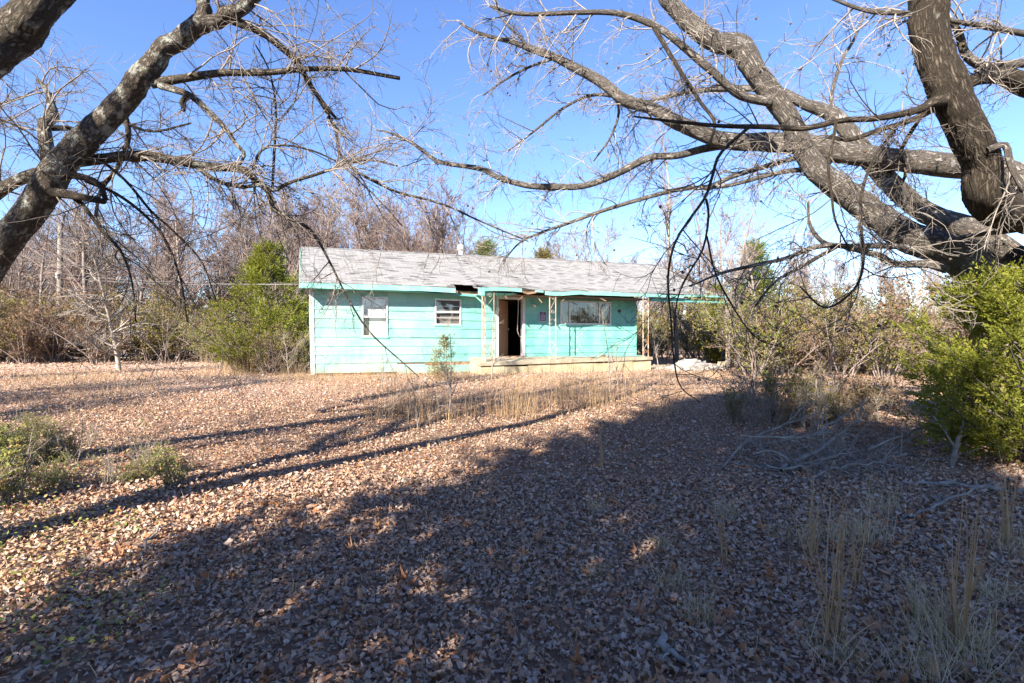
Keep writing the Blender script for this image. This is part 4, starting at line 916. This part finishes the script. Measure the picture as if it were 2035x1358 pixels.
# saplings in front of the house
SAP = [(897, 9.05, 1.95, 'pale branching sapling before the small window', 'pale_bark'), (1211, 11.4, 2.15, 'straight pale sapling before the wide window', 'pale_bark'), (1228, 12.2, 1.35, 'short thin sapling beside the straight pale one', 'pale_bark'),
       (976, 14.6, 2.5, 'thin sapling standing against the ornate porch corner post', 'pale_bark'), (832, 7.8, 1.15, 'slight brown sapling in the dry grass before the siding', 'twig_left'), (575, 15.2, 1.6, 'small pale-stemmed sapling at the house corner', 'pale_bark'),
       (760, 13.4, 1.2, 'spindly sapling under the tall window', 'twig_left'), (1312, 14.2, 1.9, 'thin sapling at the porch right end', 'pale_bark'), (1000, 9.0, .9, 'low dry weed sapling before the porch step', 'twig_left')]
for i, (px, d, H, lab, mt) in enumerate(SAP):
    t, c, _ = bare_tree(400 + i, H=H, r0=.008 + .006 * H, n1=16 if H > 1.3 else 10, len1=.34, t0=.22, ang=(.5, .95), up=.07, k2=3, k3=2, rmin=.0022, curl=.12, lean=.05, l2=.45, l3=.4)
    x = (px - CX) / F * d; place_tree('sapling', (t, c), (MAT[mt], MAT[mt]), lab, (x, d, float(gz(x, d)) - .03), i * 2.1, 1, 'saplings before the house')

# ------------------------------------------------------------------ cedars
def spray_tmpl(seed, n=13):
    """a feathery scale-leaf spray about one unit long, growing along +X"""
    r = np.random.default_rng(seed); V, T = [], []
    for i in range(n):
        t = i / (n - 1); bx = t * .8; a = r.uniform(.35, .95) * (1 if i % 2 else -1); b = r.uniform(-.7, .7); L = (.42 - .22 * t) * r.uniform(.8, 1.2); w = .055
        if i == n - 1: a = 0
        d = np.array([math.cos(a), math.sin(a) * math.cos(b), math.sin(a) * math.sin(b)]); s = np.cross(d, r.normal(size=3)); s /= np.linalg.norm(s)
        p = np.array([bx, .03 * math.sin(4 * t), -.12 * t * t]); k = len(V)
        V += [p, p + d * L * .55 + s * w * 1.15, p + d * L, p + d * L * .55 - s * w * 1.15]; T += [(k, k + 1, k + 3), (k + 3, k + 1, k + 2)]
    return np.array(V), np.array(T, np.int32)
SPR = [spray_tmpl(s, 9) for s in (1, 2, 3)]

def orient(tm, P, D, sc, r, V, T, base):
    """place template +X along D"""
    tv, tf = tm; D = nrm(D); up = r.normal(size=D.shape) * .5 + np.array([0, 0, 1.]); Y = nrm(np.cross(up, D)); Z = np.cross(D, Y)
    out = P[:, None] + sc[:, None, None] * (tv[None, :, 0:1] * D[:, None] + tv[None, :, 1:2] * Y[:, None] + tv[None, :, 2:3] * Z[:, None])
    V.append(out.reshape(-1, 3)); T.append((tf[None] + base + (np.arange(len(P)) * len(tv))[:, None, None]).reshape(-1, 3)); return base + len(P) * len(tv)

def cedar(seed, H, prof, nb, per, ssz, clump=.14, rise=.5, r0=.07, low=.06):
    """prof: crown radius at relative height; branches carry clumps of sprays"""
    r = np.random.default_rng(seed); hs = low + (1 - low) * r.uniform(0, 1, nb) ** 1.15 * .98; ph = r.uniform(0, 6.28, nb)
    R = np.interp(hs, *zip(*prof)) * r.uniform(.72, 1.12, nb); z0 = hs * H - R * rise * .75
    P0 = np.c_[np.zeros(nb), np.zeros(nb), np.maximum(z0, .05)]; tipv = np.c_[np.cos(ph) * R, np.sin(ph) * R, hs * H - P0[:, 2]]
    L = np.linalg.norm(tipv, axis=1); pts, rad = grow(r, P0, nrm(tipv), L, np.full(nb, .006) + .008 * L, 7, .04, .04, .03, .3)
    A = Acc(); A.tubes(*grow(r, [(0, 0, -.1)], [(0, 0, 1)], [H * .97], [r0], 10, .01, .02, .02, .1), 7); TM = A.mesh('trunk')
    B = Acc(); B.tubes(pts, rad, 4)
    V, T, base = [], [], 0
    # clump centres along the outer part of each branch
    kc = 5; q = spawn(r, pts, rad, L, kc, .42, 1.0, .3, .9, 0, 1); C, CD = q[0], q[1]; C = np.vstack([C, pts[:, -1]]); CD = np.vstack([CD, nrm(pts[:, -1] - pts[:, -2])])
    n = len(C) * per; idx = np.repeat(np.arange(len(C)), per); off = r.normal(0, clump, (n, 3)) * np.array([1, 1, .8]); D = CD[idx] + nrm(off) * .9 + np.array([0, 0, .35]) + r.normal(0, .25, (n, 3))
    P = C[idx] + off; P[:, 2] = np.maximum(P[:, 2], .03); sc = ssz * r.uniform(.6, 1.3, n); w = r.integers(0, 3, n)
    for k in range(3): base = orient(SPR[k], P[w == k], D[w == k], sc[w == k], r, V, T, base)
    return TM, B.mesh('branch_frame'), mesh_np('foliage', np.vstack(V), np.vstack(T))

def put_cedar(meshes, label, px, d, mat='cedar', name='cedar_tree', rz=0, sc=1, loc=None):
    if loc is None: x = (px - CX) / F * d; loc = (x, d, float(gz(x, d)) - .03)
    o = thing(name, label, 'cedar', loc, rz); o.scale = (sc,) * 3
    for nm, me, mt in zip(('trunk', 'bough', 'foliage'), meshes, (MAT['bg_trunk'], MAT['twig_dark'], MAT[mat])):
        share(nm, me, mt, o)
    return o
put_cedar(cedar(5, 2.25, [(0, .8), (.2, 1.1), (.45, 1.2), (.72, 1.05), (.9, .7), (1, .25)], 125, 15, .12, .064, .75, .05, .13), 'bright yellow-green bushy cedar at the foot of the spreading tree', 2062, 5.75)
put_cedar(cedar(6, 4.45, [(0, 1.3), (.2, 1.9), (.45, 1.65), (.68, 1.1), (.86, .5), (1, .06)], 125, 9, .21, .12, .8, .07, .05), 'conical green cedar growing at the left corner of the house', 535, 17.9)
SMALLC = cedar(8, 5.0, [(0, 1.0), (.3, 1.1), (.6, .75), (.85, .3), (1, .05)], 150, 6, .24, .16, .5, .07, .05)
put_cedar(SMALLC, 'small pointed cedar rising behind the roof near the flue', 966, 42, 'cedar_dark', sc=1.85); put_cedar(SMALLC, 'broad brownish cedar rising behind the roof middle', 1078, 40, 'cedar_brown', sc=1.65, rz=1)
put_cedar(SMALLC, 'dark green cedar beside the carport corner post', 1425, 25, 'cedar', sc=.75, rz=2); put_cedar(SMALLC, 'tall olive cedar at the thicket left end', 1500, 24.5, 'cedar_dark', sc=1.15, rz=3)
put_cedar(SMALLC, 'dull green cedar in the wood across the lawn', 335, 33, 'cedar_dark', sc=.7, rz=4); put_cedar(cedar(10, 1.25, [(0, .3), (.3, .42), (.6, .3), (1, .04)], 40, 3, .10, .05, .5, .013, .1), 'half-dead little cedar against the siding under the small window', 884, 14.1, 'cedar_brown')
put_cedar(SMALLC, 'brownish cedar behind the right thicket', 1930, 20, 'cedar_brown', sc=.8, rz=5)
# tall cedars behind the viewpoint: their shade covers the front of the yard
BIGC_ = cedar(9, 10.0, [(0, 2.3), (.15, 2.8), (.35, 2.65), (.56, 2.0), (.74, 1.0), (.9, .4), (1, .08)], 300, 3, .64, .25, .5, .16, .03)
for (u, v, H, lab) in ((-1.3, -5.0, 9.75, 'tallest dense cedar of the row shading the front of the yard'), (.8, -5.6, 8.6, 'middle dense cedar of the row shading the front of the yard'), (3.2, -5.0, 7.6, 'shortest dense cedar of the row shading the front of the yard')):
    x, y = u * math.cos(az) + v * math.sin(az), -u * math.sin(az) + v * math.cos(az)
    put_cedar(BIGC_, lab, 0, 0, 'cedar_dark', rz=u * 2, sc=H / 10, loc=(x, y, float(gz(x, y)) - .05))

# ------------------------------------------------------------------ leafy shrubs
LT = (np.array([(0, 0, 0), (.5, .28, .05), (1, 0, .0), (.5, -.28, .05)]), np.array([(0, 1, 2), (0, 2, 3)], np.int32))
def shrub(seed, H, W, stems, k1, k2, leaf, per, rmin=.004, up=.03, spread=.7):
    r = np.random.default_rng(seed); ph = r.uniform(0, 6.28, stems); s = r.uniform(.05, spread, stems)
    P = np.c_[np.cos(ph) * W * .12 * r.uniform(0, 1, stems), np.sin(ph) * W * .12 * r.uniform(0, 1, stems), np.full(stems, -.05)]; D = np.c_[np.cos(ph) * s, np.sin(ph) * s, np.ones(stems)]
    L = H * r.uniform(.65, 1.1, stems); A = Acc(); p1, r1 = grow(r, P, D, L, np.full(stems, .006 + .008 * H), 9, .08, .07, up, .3); A.tubes(p1, r1, 5)
    q = spawn(r, p1, r1, L, k1, .15, 1, .4, 1.1, .42, .6, .4, rmin); p2, r2 = grow(r, *q, 6, .12, .1, up, .5); A.tubes(p2, r2.clip(rmin * .8), 4)
    q2 = spawn(r, p2, r2, q[2], k2, .1, 1, .4, 1.1, .5, .7, .3, rmin * .7); p3, r3 = grow(r, *q2, 4, .12, .1, up, .6); A.tubes(p3, r3.clip(rmin * .6), 3)
    V, T = [], []; src = np.vstack([p3.reshape(-1, 3), p2[:, 2:].reshape(-1, 3)]); n = int(len(src) * per); idx = r.integers(0, len(src), n)
    if n: orient(LT, src[idx] + r.normal(0, leaf * .4, (n, 3)), r.normal(size=(n, 3)) + np.array([0, 0, .2]), leaf * r.uniform(.6, 1.4, n), r, V, T, 0)
    return A.mesh('stem'), (mesh_np('foliage', np.vstack(V), np.vstack(T)) if n else None)
SH = [shrub(500 + s, 2.6, 2.4, 9, 9, 6, .075, 1.55, spread=.75) for s in range(3)] + [shrub(510 + s, 2.4, 2.6, 10, 9, 6, .075, .9, spread=.85) for s in range(2)]
def put_shrub(k, px, d, H, leafm, label, group=None, stem='bg_twig', cat='shrub', name='shrub', x=None):
    x = (px - CX) / F * d if x is None else x; o = thing(name, label, cat, (x, d, float(gz(x, d)) - .03), rw.uniform(0, 6.28), group); o.scale = (H / 2.5 * rw.uniform(.9, 1.15), H / 2.5 * rw.uniform(.9, 1.15), H / 2.5)
    share('stem', SH[k][0], MAT[stem], o)
    if SH[k][1] is not None: share('foliage', SH[k][1], MAT[leafm], o)
    return o
for i in range(40):      # thicket along the wood at the left
    px = rw.uniform(-260, 235); put_shrub(rw.choice([0, 1, 2, 3, 4]), px, rw.uniform(23.5, 31), rw.uniform(2.2, 4.2), rw.choice(['rust', 'rust', 'olive']), 'rust-leaved shrub in the dark thicket at the lawn edge', 'thicket at the lawn edge')
for i in range(16):
    px = rw.uniform(290, 470); put_shrub(rw.choice([0, 1, 2, 4]), px, rw.uniform(26, 34), rw.uniform(2.2, 4.0), rw.choice(['olive', 'greenleaf', 'rust']), 'green-tinged shrub at the back of the lawn left of the cedar', 'shrubs behind the lawn')
for i, (px, d, H, mt) in enumerate([(470, 18.2, 2.0, 'greenleaf'), (505, 17.2, 1.9, 'olive'), (560, 16.6, 1.9, 'olive'), (590, 16.9, 1.8, 'olive'), (535, 16.3, 1.5, 'rust'), (440, 19.5, 2.0, 'greenleaf')]):
    put_shrub([0, 4, 3, 4, 3, 1][i], px, d, H, mt, 'leafy olive shrub growing under the conical cedar by the house', 'shrubs under the cedar')
for i in range(34):      # thicket right of the carport
    px = rw.uniform(1480, 1850); put_shrub(rw.choice([0, 1, 2, 3, 4]), px, rw.uniform(15.5, 22) - max(0, px - 1650) * .012, rw.uniform(1.7, 2.9), rw.choice(['olive', 'olive', 'greenleaf', 'greenleaf', 'rust']), 'olive-leaved shrub in the thicket between carport and bright cedar', 'thicket by the carport')
for i in range(14):
    px = rw.uniform(1820, 2250); put_shrub(rw.choice([0, 2, 3, 4]), px, rw.uniform(12, 20), rw.uniform(1.8, 3.2), rw.choice(['rust', 'rust', 'olive']), 'brown-leaved shrub behind the bright cedar', 'shrubs behind the bright cedar')
for i in range(44):
    put_shrub(rw.choice([0, 1, 2]), rw.uniform(-420, 640), rw.uniform(35, 46), rw.uniform(3, 5), rw.choice(['rust', 'olive']), 'brown shrub in the undergrowth of the far wood', 'far undergrowth')
for i in range(20):
    put_shrub(rw.choice([0, 1, 2]), rw.uniform(1180, 1560), rw.uniform(42, 55), rw.uniform(3.5, 5), 'rust', 'brown far shrub beyond the carport shrubs', 'far shrubs beyond the carport')
for i in range(16):
    px = rw.uniform(1240, 1460); put_shrub(rw.choice([0, 1, 3, 4]), px, rw.uniform(29, 38), rw.uniform(2.6, 4.2), rw.choice(['olive', 'greenleaf', 'rust']), 'olive shrub seen through the open carport', 'shrubs behind the carport')
SH += [shrub(530 + s, .75, .9, 14, 8, 4, .032, 1.1, rmin=.002, spread=1.1) for s in range(2)] + [shrub(540, .9, .5, 8, 8, 3, .05, .8, rmin=.002, spread=.5), shrub(541, 1.0, .6, 6, 7, 4, .03, .15, rmin=.002, spread=.6)]
for i in range(34):      # brambles at the left edge
    px = rw.uniform(-130, 360); d = rw.uniform(4.9, 7.6) if px < 200 else rw.uniform(5.0, 6.0); o = put_shrub([5, 7, 6, 8][i % 4], px, d, rw.uniform(.8, 1.45) * (1.1 if px < 150 else .8), rw.choice(['greenleaf', 'ivy', 'ivy']), 'low green bramble in the patch at the shade edge under the leaning tree', 'bramble patch', stem='twig_left', name='bramble', cat='bramble')
for i in range(30):      # weeds on the low hump before the thicket
    px = rw.uniform(1450, 1800); d = rw.uniform(7.4, 9.6); put_shrub(7 + i % 2, px, d, rw.uniform(1.3, 2.3), rw.choice(['olive', 'rust']), 'leggy brown weed standing behind the brush pile', 'weeds behind the brush pile', stem='twig_left', name='weed', cat='weed')
for i in range(4):
    put_shrub(7 + i % 2, rw.uniform(-10, 60), rw.uniform(4.4, 5.2), rw.uniform(1.3, 1.9), 'ivy', 'tall leafy weed stem rising from the bramble patch', 'weeds in the brambles', stem='twig_left', name='weed', cat='weed')

# ------------------------------------------------------------------ grass
def blades(r, P, H, wd, lean, droop, seg=4):
    n = len(P); a = r.uniform(0, 6.28, n); ln = np.abs(r.normal(0, lean, n)); D = np.c_[np.cos(a) * ln, np.sin(a) * ln, np.ones(n)]
    pts, rad = grow(r, P, D, H, np.full(n, wd), seg, droop, .04, -droop * .2, .25); S = nrm(np.cross(nrm(D), r.normal(size=(n, 3))))[:, None]
    V = np.stack([pts - S * rad[..., None], pts + S * rad[..., None]], 2).reshape(-1, 3); b = (np.arange(n) * seg * 2)[:, None]; i = np.arange(seg - 1)[None] * 2
    return V, np.stack([b + i, b + i + 1, b + i + 3, b + i + 2], -1).reshape(-1, 4)
def tuft(seed, n, H, W, wd=.0035, lean=.22, droop=.08, plume=False):
    r = np.random.default_rng(seed); ph = r.uniform(0, 6.28, n); q = W * np.sqrt(r.uniform(0, 1, n)); P = np.c_[np.cos(ph) * q, np.sin(ph) * q, np.full(n, -.02)]
    A = Acc(); A.add(*blades(r, P, H * r.uniform(.3, 1.05, n), wd, lean, droop, 5)); return A.mesh('grass_tuft', False)
TUFT = [tuft(600 + s, 34, .9, .30, .0032, .16, .06) for s in range(3)] + [tuft(610 + s, 60, .5, .22, lean=.5, droop=.18) for s in range(3)] + [tuft(620, 16, .8, .03, .005, .10, .05), tuft(621, 22, .7, .04, .005, .12, .05)]
def put_tuft(k, px, py, H, label, group, mt='straw', d=None, cat='grass'):
    if d is None:
        d = 3.0
        for _ in range(12): d = (CAMZ - float(gz((px - CX) / F * d, d))) * F / max(20, py - CY)
    x = (px - CX) / F * d
    o = share('grass_tuft', TUFT[k], MAT[mt]); o.location = (x, d, float(gz(x, d))); o.rotation_euler = (0, 0, rw.uniform(0, 6.28)); o.scale = (H, H, H)
    return tag(o, label, cat, group)
for (px, py, n) in ((785, 830, 4), (850, 835, 4), (805, 815, 3), (1010, 822, 4), (1050, 815, 3), (1080, 818, 2), (1165, 800, 4), (1140, 790, 3), (1195, 806, 2), (1250, 800, 2), (930, 835, 2), (1300, 835, 2)):
    for j in range(n): put_tuft(rw.randrange(3), px + rw.gauss(0, 18), py + rw.gauss(0, 8), rw.uniform(.7, 1.15), 'tall straw grass tuft standing in the sun before the house', 'straw tufts before the house')
for j in range(16): put_tuft(rw.randrange(3), rw.gauss(480, 26), rw.uniform(735, 746), rw.uniform(.9, 1.5), 'tall golden grass tuft at the foot of the olive shrubs', 'golden tufts by the shrubs')
for j in range(64): put_tuft(rw.randrange(3), rw.uniform(560, 950), rw.uniform(749, 760), rw.uniform(.35, .75), 'short dry grass tuft along the base of the siding', 'tufts along the siding')
for (px, py, k, H, lab) in ((1615, 1110, 6, .95, 'upright straw stalk beside the bright leaf patch'), (1700, 1165, 6, .75, 'straw stalk pair in the shaded litter'), (1655, 1270, 7, 1.1, 'tall straw stalks at the front of the shaded yard'), (1905, 1290, 7, 1.1, 'tall straw stalk leaning over the pale grass tuft'), (2000, 1085, 6, 1.1, 'straw stalk beside the fallen lichen pole'), (1440, 1130, 7, .55, 'short straw stalks in the sunlit leaf spot'), (1195, 930, 6, .8, 'thin straw stalk alone in mid yard shade'), (975, 985, 6, .5, 'short thin straw stalk near the shade edge')):
    put_tuft(k, px, py, H, lab, None)
for (px, py, H) in ((1890, 1290, 1.0), (1850, 1250, .9), (1930, 1330, .9), (1660, 1320, .8), (1640, 1080, .8), (1720, 1075, .9), (1760, 1010, .9), (1390, 1240, .6), (1560, 1080, .7), (1990, 1190, .9), (2010, 1100, .9), (1450, 1020, .6), (1200, 1150, .5), (1330, 1160, .6), (1820, 1340, .9), (1170, 1010, .6), (1300, 1090, .5)):
    for j in range(2): put_tuft(3 + rw.randrange(3), px + rw.gauss(0, 14), py + rw.gauss(0, 8), H * rw.uniform(.5, .9), 'low dull grass tuft bent over the shaded leaf litter', 'grass tufts in the shade', 'straw_dull')
def lawn(n, reg, H, mt, name, label, wd=.0028):
    r = np.random.default_rng(len(name)); x, y = frustum_pts(n * 2, *reg); ok = ~in_house(x, y); pn = np.sin(x * .7 + 1.3 * np.sin(y * .5)) * np.sin(y * .6 + x * .3); ok &= r.uniform(size=len(x)) < .45 + .5 * pn; x, y = x[ok][:n], y[ok][:n]
    A = Acc(); A.add(*blades(r, np.c_[x, y, gz(x, y) - .01], H * r.uniform(.3, 1.2, len(x)), wd, .55, .15, 4)); tag(link(name, A.mesh(name, False), MAT[mt]), label, 'grass', kind='stuff')
lawn(18000, (8.5, 17), .19, 'straw', 'dry_grass', 'thin dry straw grass over the sunny yard before the house', .004)
lawn(8000, (2, 8.5), .11, 'straw_dull', 'shaded_grass', 'sparse short grass blades among the shaded leaves', .002)

# ------------------------------------------------------------------ ivy, seed balls, loose leaves, brush
r = np.random.default_rng(90); n = 7500; x = rng.uniform(-4.6, -1.9, n); y = rng.uniform(2.3, 5.4, n); keep = (x < -1.05 * y + 1.1 + .45 * np.sin(y * 5)) & (x > -1.25 * y) & (rng.uniform(size=n) < .75); x, y = x[keep], y[keep]
V, T = [], []; orient(LT, np.c_[x, y, gz(x, y) + np.abs(rng.normal(0, .07, len(x)))], np.c_[rng.normal(size=(len(x), 2)), rng.uniform(-.2, .5, len(x))], rng.uniform(.014, .04, len(x)), rng, V, T, 0)
n2 = 5200; x = rng.uniform(-8.5, -2.4, n2); y = rng.uniform(4.6, 8.2, n2); pn = np.sin(x * 2.1 + 1.7 * np.sin(y * 1.9)) * np.sin(y * 2.3 + x); keep = (x < -.72 * y + .2) & (x > -1.2 * y) & (rng.uniform(size=n2) < .5 + .6 * pn); x, y = x[keep], y[keep]
orient(LT, np.c_[x, y, gz(x, y) + np.abs(rng.normal(0, .13, len(x)))], np.c_[rng.normal(size=(len(x), 2)), rng.uniform(-.2, .6, len(x))], rng.uniform(.016, .042, len(x)), rng, V, T, len(V[0]))
tag(link('ground_ivy', mesh_np('ground_ivy', np.vstack(V), np.vstack(T)), MAT['ivy']), 'low green and yellow ivy creeping over leaves at the sunlit left edge', 'ivy', kind='stuff')
x, y = frustum_pts(900, 1.9, 7); V, T = [], []; k = len(x); scatter(ball_tmpl(.3), np.c_[x, y, gz(x, y) + .02], rng.uniform(0, 6, k), rng.uniform(0, 3, k), rng.uniform(0, 6, k), np.full(k, .014), V, T, 0)
MAT['gum'] = M('rusty_seed_ball', [(.20, .085, .03), (.30, .13, .05)], 9, .95)
tag(link('seed_ball_litter', mesh_np('seed_ball_litter', np.vstack(V), np.vstack(T)), MAT['gum']), 'round rusty spiked seed balls lying among the leaves', 'seed balls', kind='stuff')
lv = []
for k, t in enumerate(BIG):
    me = mesh_np('leaf', t[0], t[1]); me.materials.append(M('leaf_tone', [tuple(c * .92 for c in BIGC[k % 6]), BIGC[k % 6]], 5, .75, trans=.15)); lv.append(me)
for i in range(290):
    y = math.sqrt(rw.uniform(1.95 ** 2, 4.6 ** 2)); x = rw.uniform(-1, 1) * (y * 1.02); o = bpy.data.objects.new('leaf', lv[i % 8]); COL.objects.link(o); o.parent = ground
    o.location = (x, y, float(gz(x, y)) + .035); o.rotation_euler = (rw.gauss(0, .35) + (math.pi if rw.random() < .6 else 0), rw.gauss(0, .35), rw.uniform(0, 6.28)); s = rw.uniform(.07, .125); o.scale = (s, s, s)

def branch_thing(name, label, P, R, seed, k=6, L=.5, mt='stick', group=None, cat='branch'):
    P = np.asarray(P, float); n = 14; Q = catmull(P, n); rad = np.interp(np.linspace(0, 1, n), np.linspace(0, 1, len(R)), R); r = np.random.default_rng(seed); o = thing(name, label, cat, tuple(P[0]), 0, group); off = P[0]
    Q = Q + r.normal(0, .012, Q.shape); A = Acc(); A.tubes((Q - off)[None], rad[None], 7); link('stem', A.mesh('stem'), MAT[mt], o)
    if k:
        fl = lambda p: np.concatenate([p[..., :2], np.maximum(p[..., 2:], (gz(p[..., 0], p[..., 1]) + .01)[..., None])], -1)
        q = spawn(r, Q[None], rad[None], [L], k, .25, 1, .4, 1.0, 1, .55, .3, .004); p1, r1 = grow(r, *q, 7, .12, .1, 0, .4); p1 = fl(p1)
        for i in range(len(p1)):
            B = Acc(); B.tubes(p1[i:i + 1] - off, r1[i:i + 1], 5); q2 = spawn(r, p1[i:i + 1], r1[i:i + 1], q[2][i:i + 1], 4, .2, 1, .4, 1.0, .6, .6, .3, .0025); p2, r2 = grow(r, *q2, 5, .12, .1, 0, .5); B.tubes(fl(p2) - off, r2, 4); link('twig', B.mesh('twig'), MAT[mt], o)
    return o
def gp(px, py, h=.02):
    d = 4.0
    for _ in range(14): d = (CAMZ - float(gz((px - CX) / F * d, d)) - h) * F / max(20, py - CY)
    return at(px, py, d)
BR = [([(1432, 935), (1475, 890), (1520, 865), (1575, 845), (1620, 838)], [.012, .016, .018, .012, .006], [.0, .10, .2, .32, .4]), ([(1550, 940), (1595, 915), (1640, 895), (1680, 860), (1715, 845), (1760, 850)], [.022, .022, .02, .018, .012, .008], [.05, .1, .15, .25, .35, .3]),
      ([(1500, 905), (1540, 905), (1575, 925), (1620, 945)], [.01, .012, .012, .006], [.1, .18, .12, .03]), ([(1590, 885), (1640, 862), (1690, 825), (1730, 800)], [.016, .014, .012, .008], [.2, .3, .42, .55]),
      ([(1470, 870), (1530, 880), (1600, 880), (1660, 868)], [.01, .014, .012, .008], [.15, .25, .3, .3]), ([(1720, 900), (1790, 875), (1850, 850), (1900, 830)], [.014, .013, .01, .006], [.1, .22, .3, .4]),
      ([(1600, 960), (1660, 935), (1730, 930), (1800, 915)], [.012, .012, .01, .006], [.03, .1, .12, .2]), ([(1520, 930), (1580, 935), (1640, 920), (1700, 905)], [.012, .014, .012, .008], [.05, .08, .12, .15])]
BL = ['long pale branch arching at the brush pile left end', 'thick lichen branch crossing the middle of the brush pile', 'forked grey branch low in the brush pile', 'dark branch sticking up behind the brush pile', 'thin branch lying along the back of the brush pile', 'branch reaching from the brush pile toward the cedar', 'grey branch at the front of the brush pile', 'crooked branch lying flat under the brush pile middle']
for i, (pp, rr, hh) in enumerate(BR):
    branch_thing('fallen_branch', BL[i], [gp(px, min(py + hq * 130, 1000), 0) + np.array([0, 0, hq]) for (px, py), hq in zip(pp, hh)], rr, 700 + i, 9, .55, group='brush pile branches')
branch_thing('fallen_branch', 'long straight lichen-spotted pole lying toward the right', [gp(1790, 957, .03), gp(1880, 963, .03), gp(1960, 970, .03), gp(2060, 985, .03)], [.018, .022, .024, .026], 720, 2, .3)
branch_thing('fallen_branch', 'forked grey branch crossing the leaf litter below the lichen pole', [gp(1790, 1030, .02), gp(1850, 1010, .05), gp(1905, 985, .08), gp(1975, 960, .1)], [.010, .014, .012, .006], 721, 4, .35)
branch_thing('fallen_branch', 'slender grey branch slanting toward the front grass', [gp(1788, 1030, .02), gp(1820, 1055, .02), gp(1850, 1080, .02), gp(1890, 1115, .02)], [.012, .011, .009, .005], 722, 3, .25)
branch_thing('fallen_branch', 'mossy knobbed stick lying in the front leaves', [gp(1295, 1265, .03), gp(1320, 1285, .03), gp(1345, 1310, .02), (gp(1440, 1352, .02))], [.02, .019, .014, .008], 723, 2, .2)
branch_thing('fallen_branch', 'curved whitish twig at the sunlit shade edge', [gp(285, 1120, .01), gp(290, 1080, .05), gp(320, 1050, .06), gp(345, 1046, .02)], [.007, .008, .006, .004], 724, 1, .15)
branch_thing('fallen_branch', 'thin fallen limb lying on the sunlit lawn', [gp(530, 910, .02), gp(570, 905, .03), gp(630, 898, .02)], [.008, .007, .004], 725, 2, .2)
branch_thing('dead_stump', 'forked dead stem standing under the bright cedar', [gp(1893, 925, 0), gp(1900, 925, 0) + np.array([.02, 0, .25]), gp(1900, 925, 0) + np.array([.1, .0, .5])], [.03, .025, .012], 726, 3, .4, cat='stump')
r = np.random.default_rng(91); n = 240; px = r.uniform(1470, 1800, n); A = Acc(); P = np.array([gp(a, b, 0) for a, b in zip(px, r.uniform(890, 955, n))]); D = np.c_[r.normal(size=(n, 2)), r.uniform(.0, .5, n)]
p1, r1 = grow(r, P, D, r.uniform(.3, .9, n), r.uniform(.003, .006, n), 7, .12, .1, -.03, .4); p1[..., 2] = np.maximum(p1[..., 2], gz(p1[..., 0], p1[..., 1]) + .01); A.tubes(p1, r1, 4)
tag(link('brush_tangle', A.mesh('brush_tangle'), MAT['stick']), 'tangle of thin grey twigs filling the brush pile', 'brush', kind='stuff')

# ------------------------------------------------------------------ utility pole and service wire
d = 31.0; x = (119 - CX) / F * d; pz0 = float(gz(x, d)); pole = thing('utility_pole', 'grey wooden utility pole standing in the thicket across the lawn', 'utility pole', (x, d, pz0))
m = MB(); m.tube([(0, 0, -.3), (0, 0, 4), (.03, 0, 8.3)], [.17, .15, .125], 12); m.build('pole_shaft', MAT['pole'], pole, True)
m = MB(); m.box(-.06, .06, -.2, -.12, 4.95, 5.15).box(-.045, .045, -.24, -.2, 4.9, 5.2); m.build('wire_bracket', MAT['alu'], pole)
A_ = Vector((x, d - .22, pz0 + 5.0)); B_ = hw(-.36, -.3, 2.74)
for dz, lab in ((0, 'thin grey service wire running from the pole to the house eave'), (.22, 'second thin service wire just above the first one')):
    m = MB(); pts = [A_.lerp(B_, t) + Vector((0, 0, dz * (1 - t) - .35 * 4 * t * (1 - t) * .5)) for t in np.linspace(0, 1, 16)]; m.tube(pts, .006, 5); tag(m.build('service_wire', MAT['wire']), lab, 'wire')
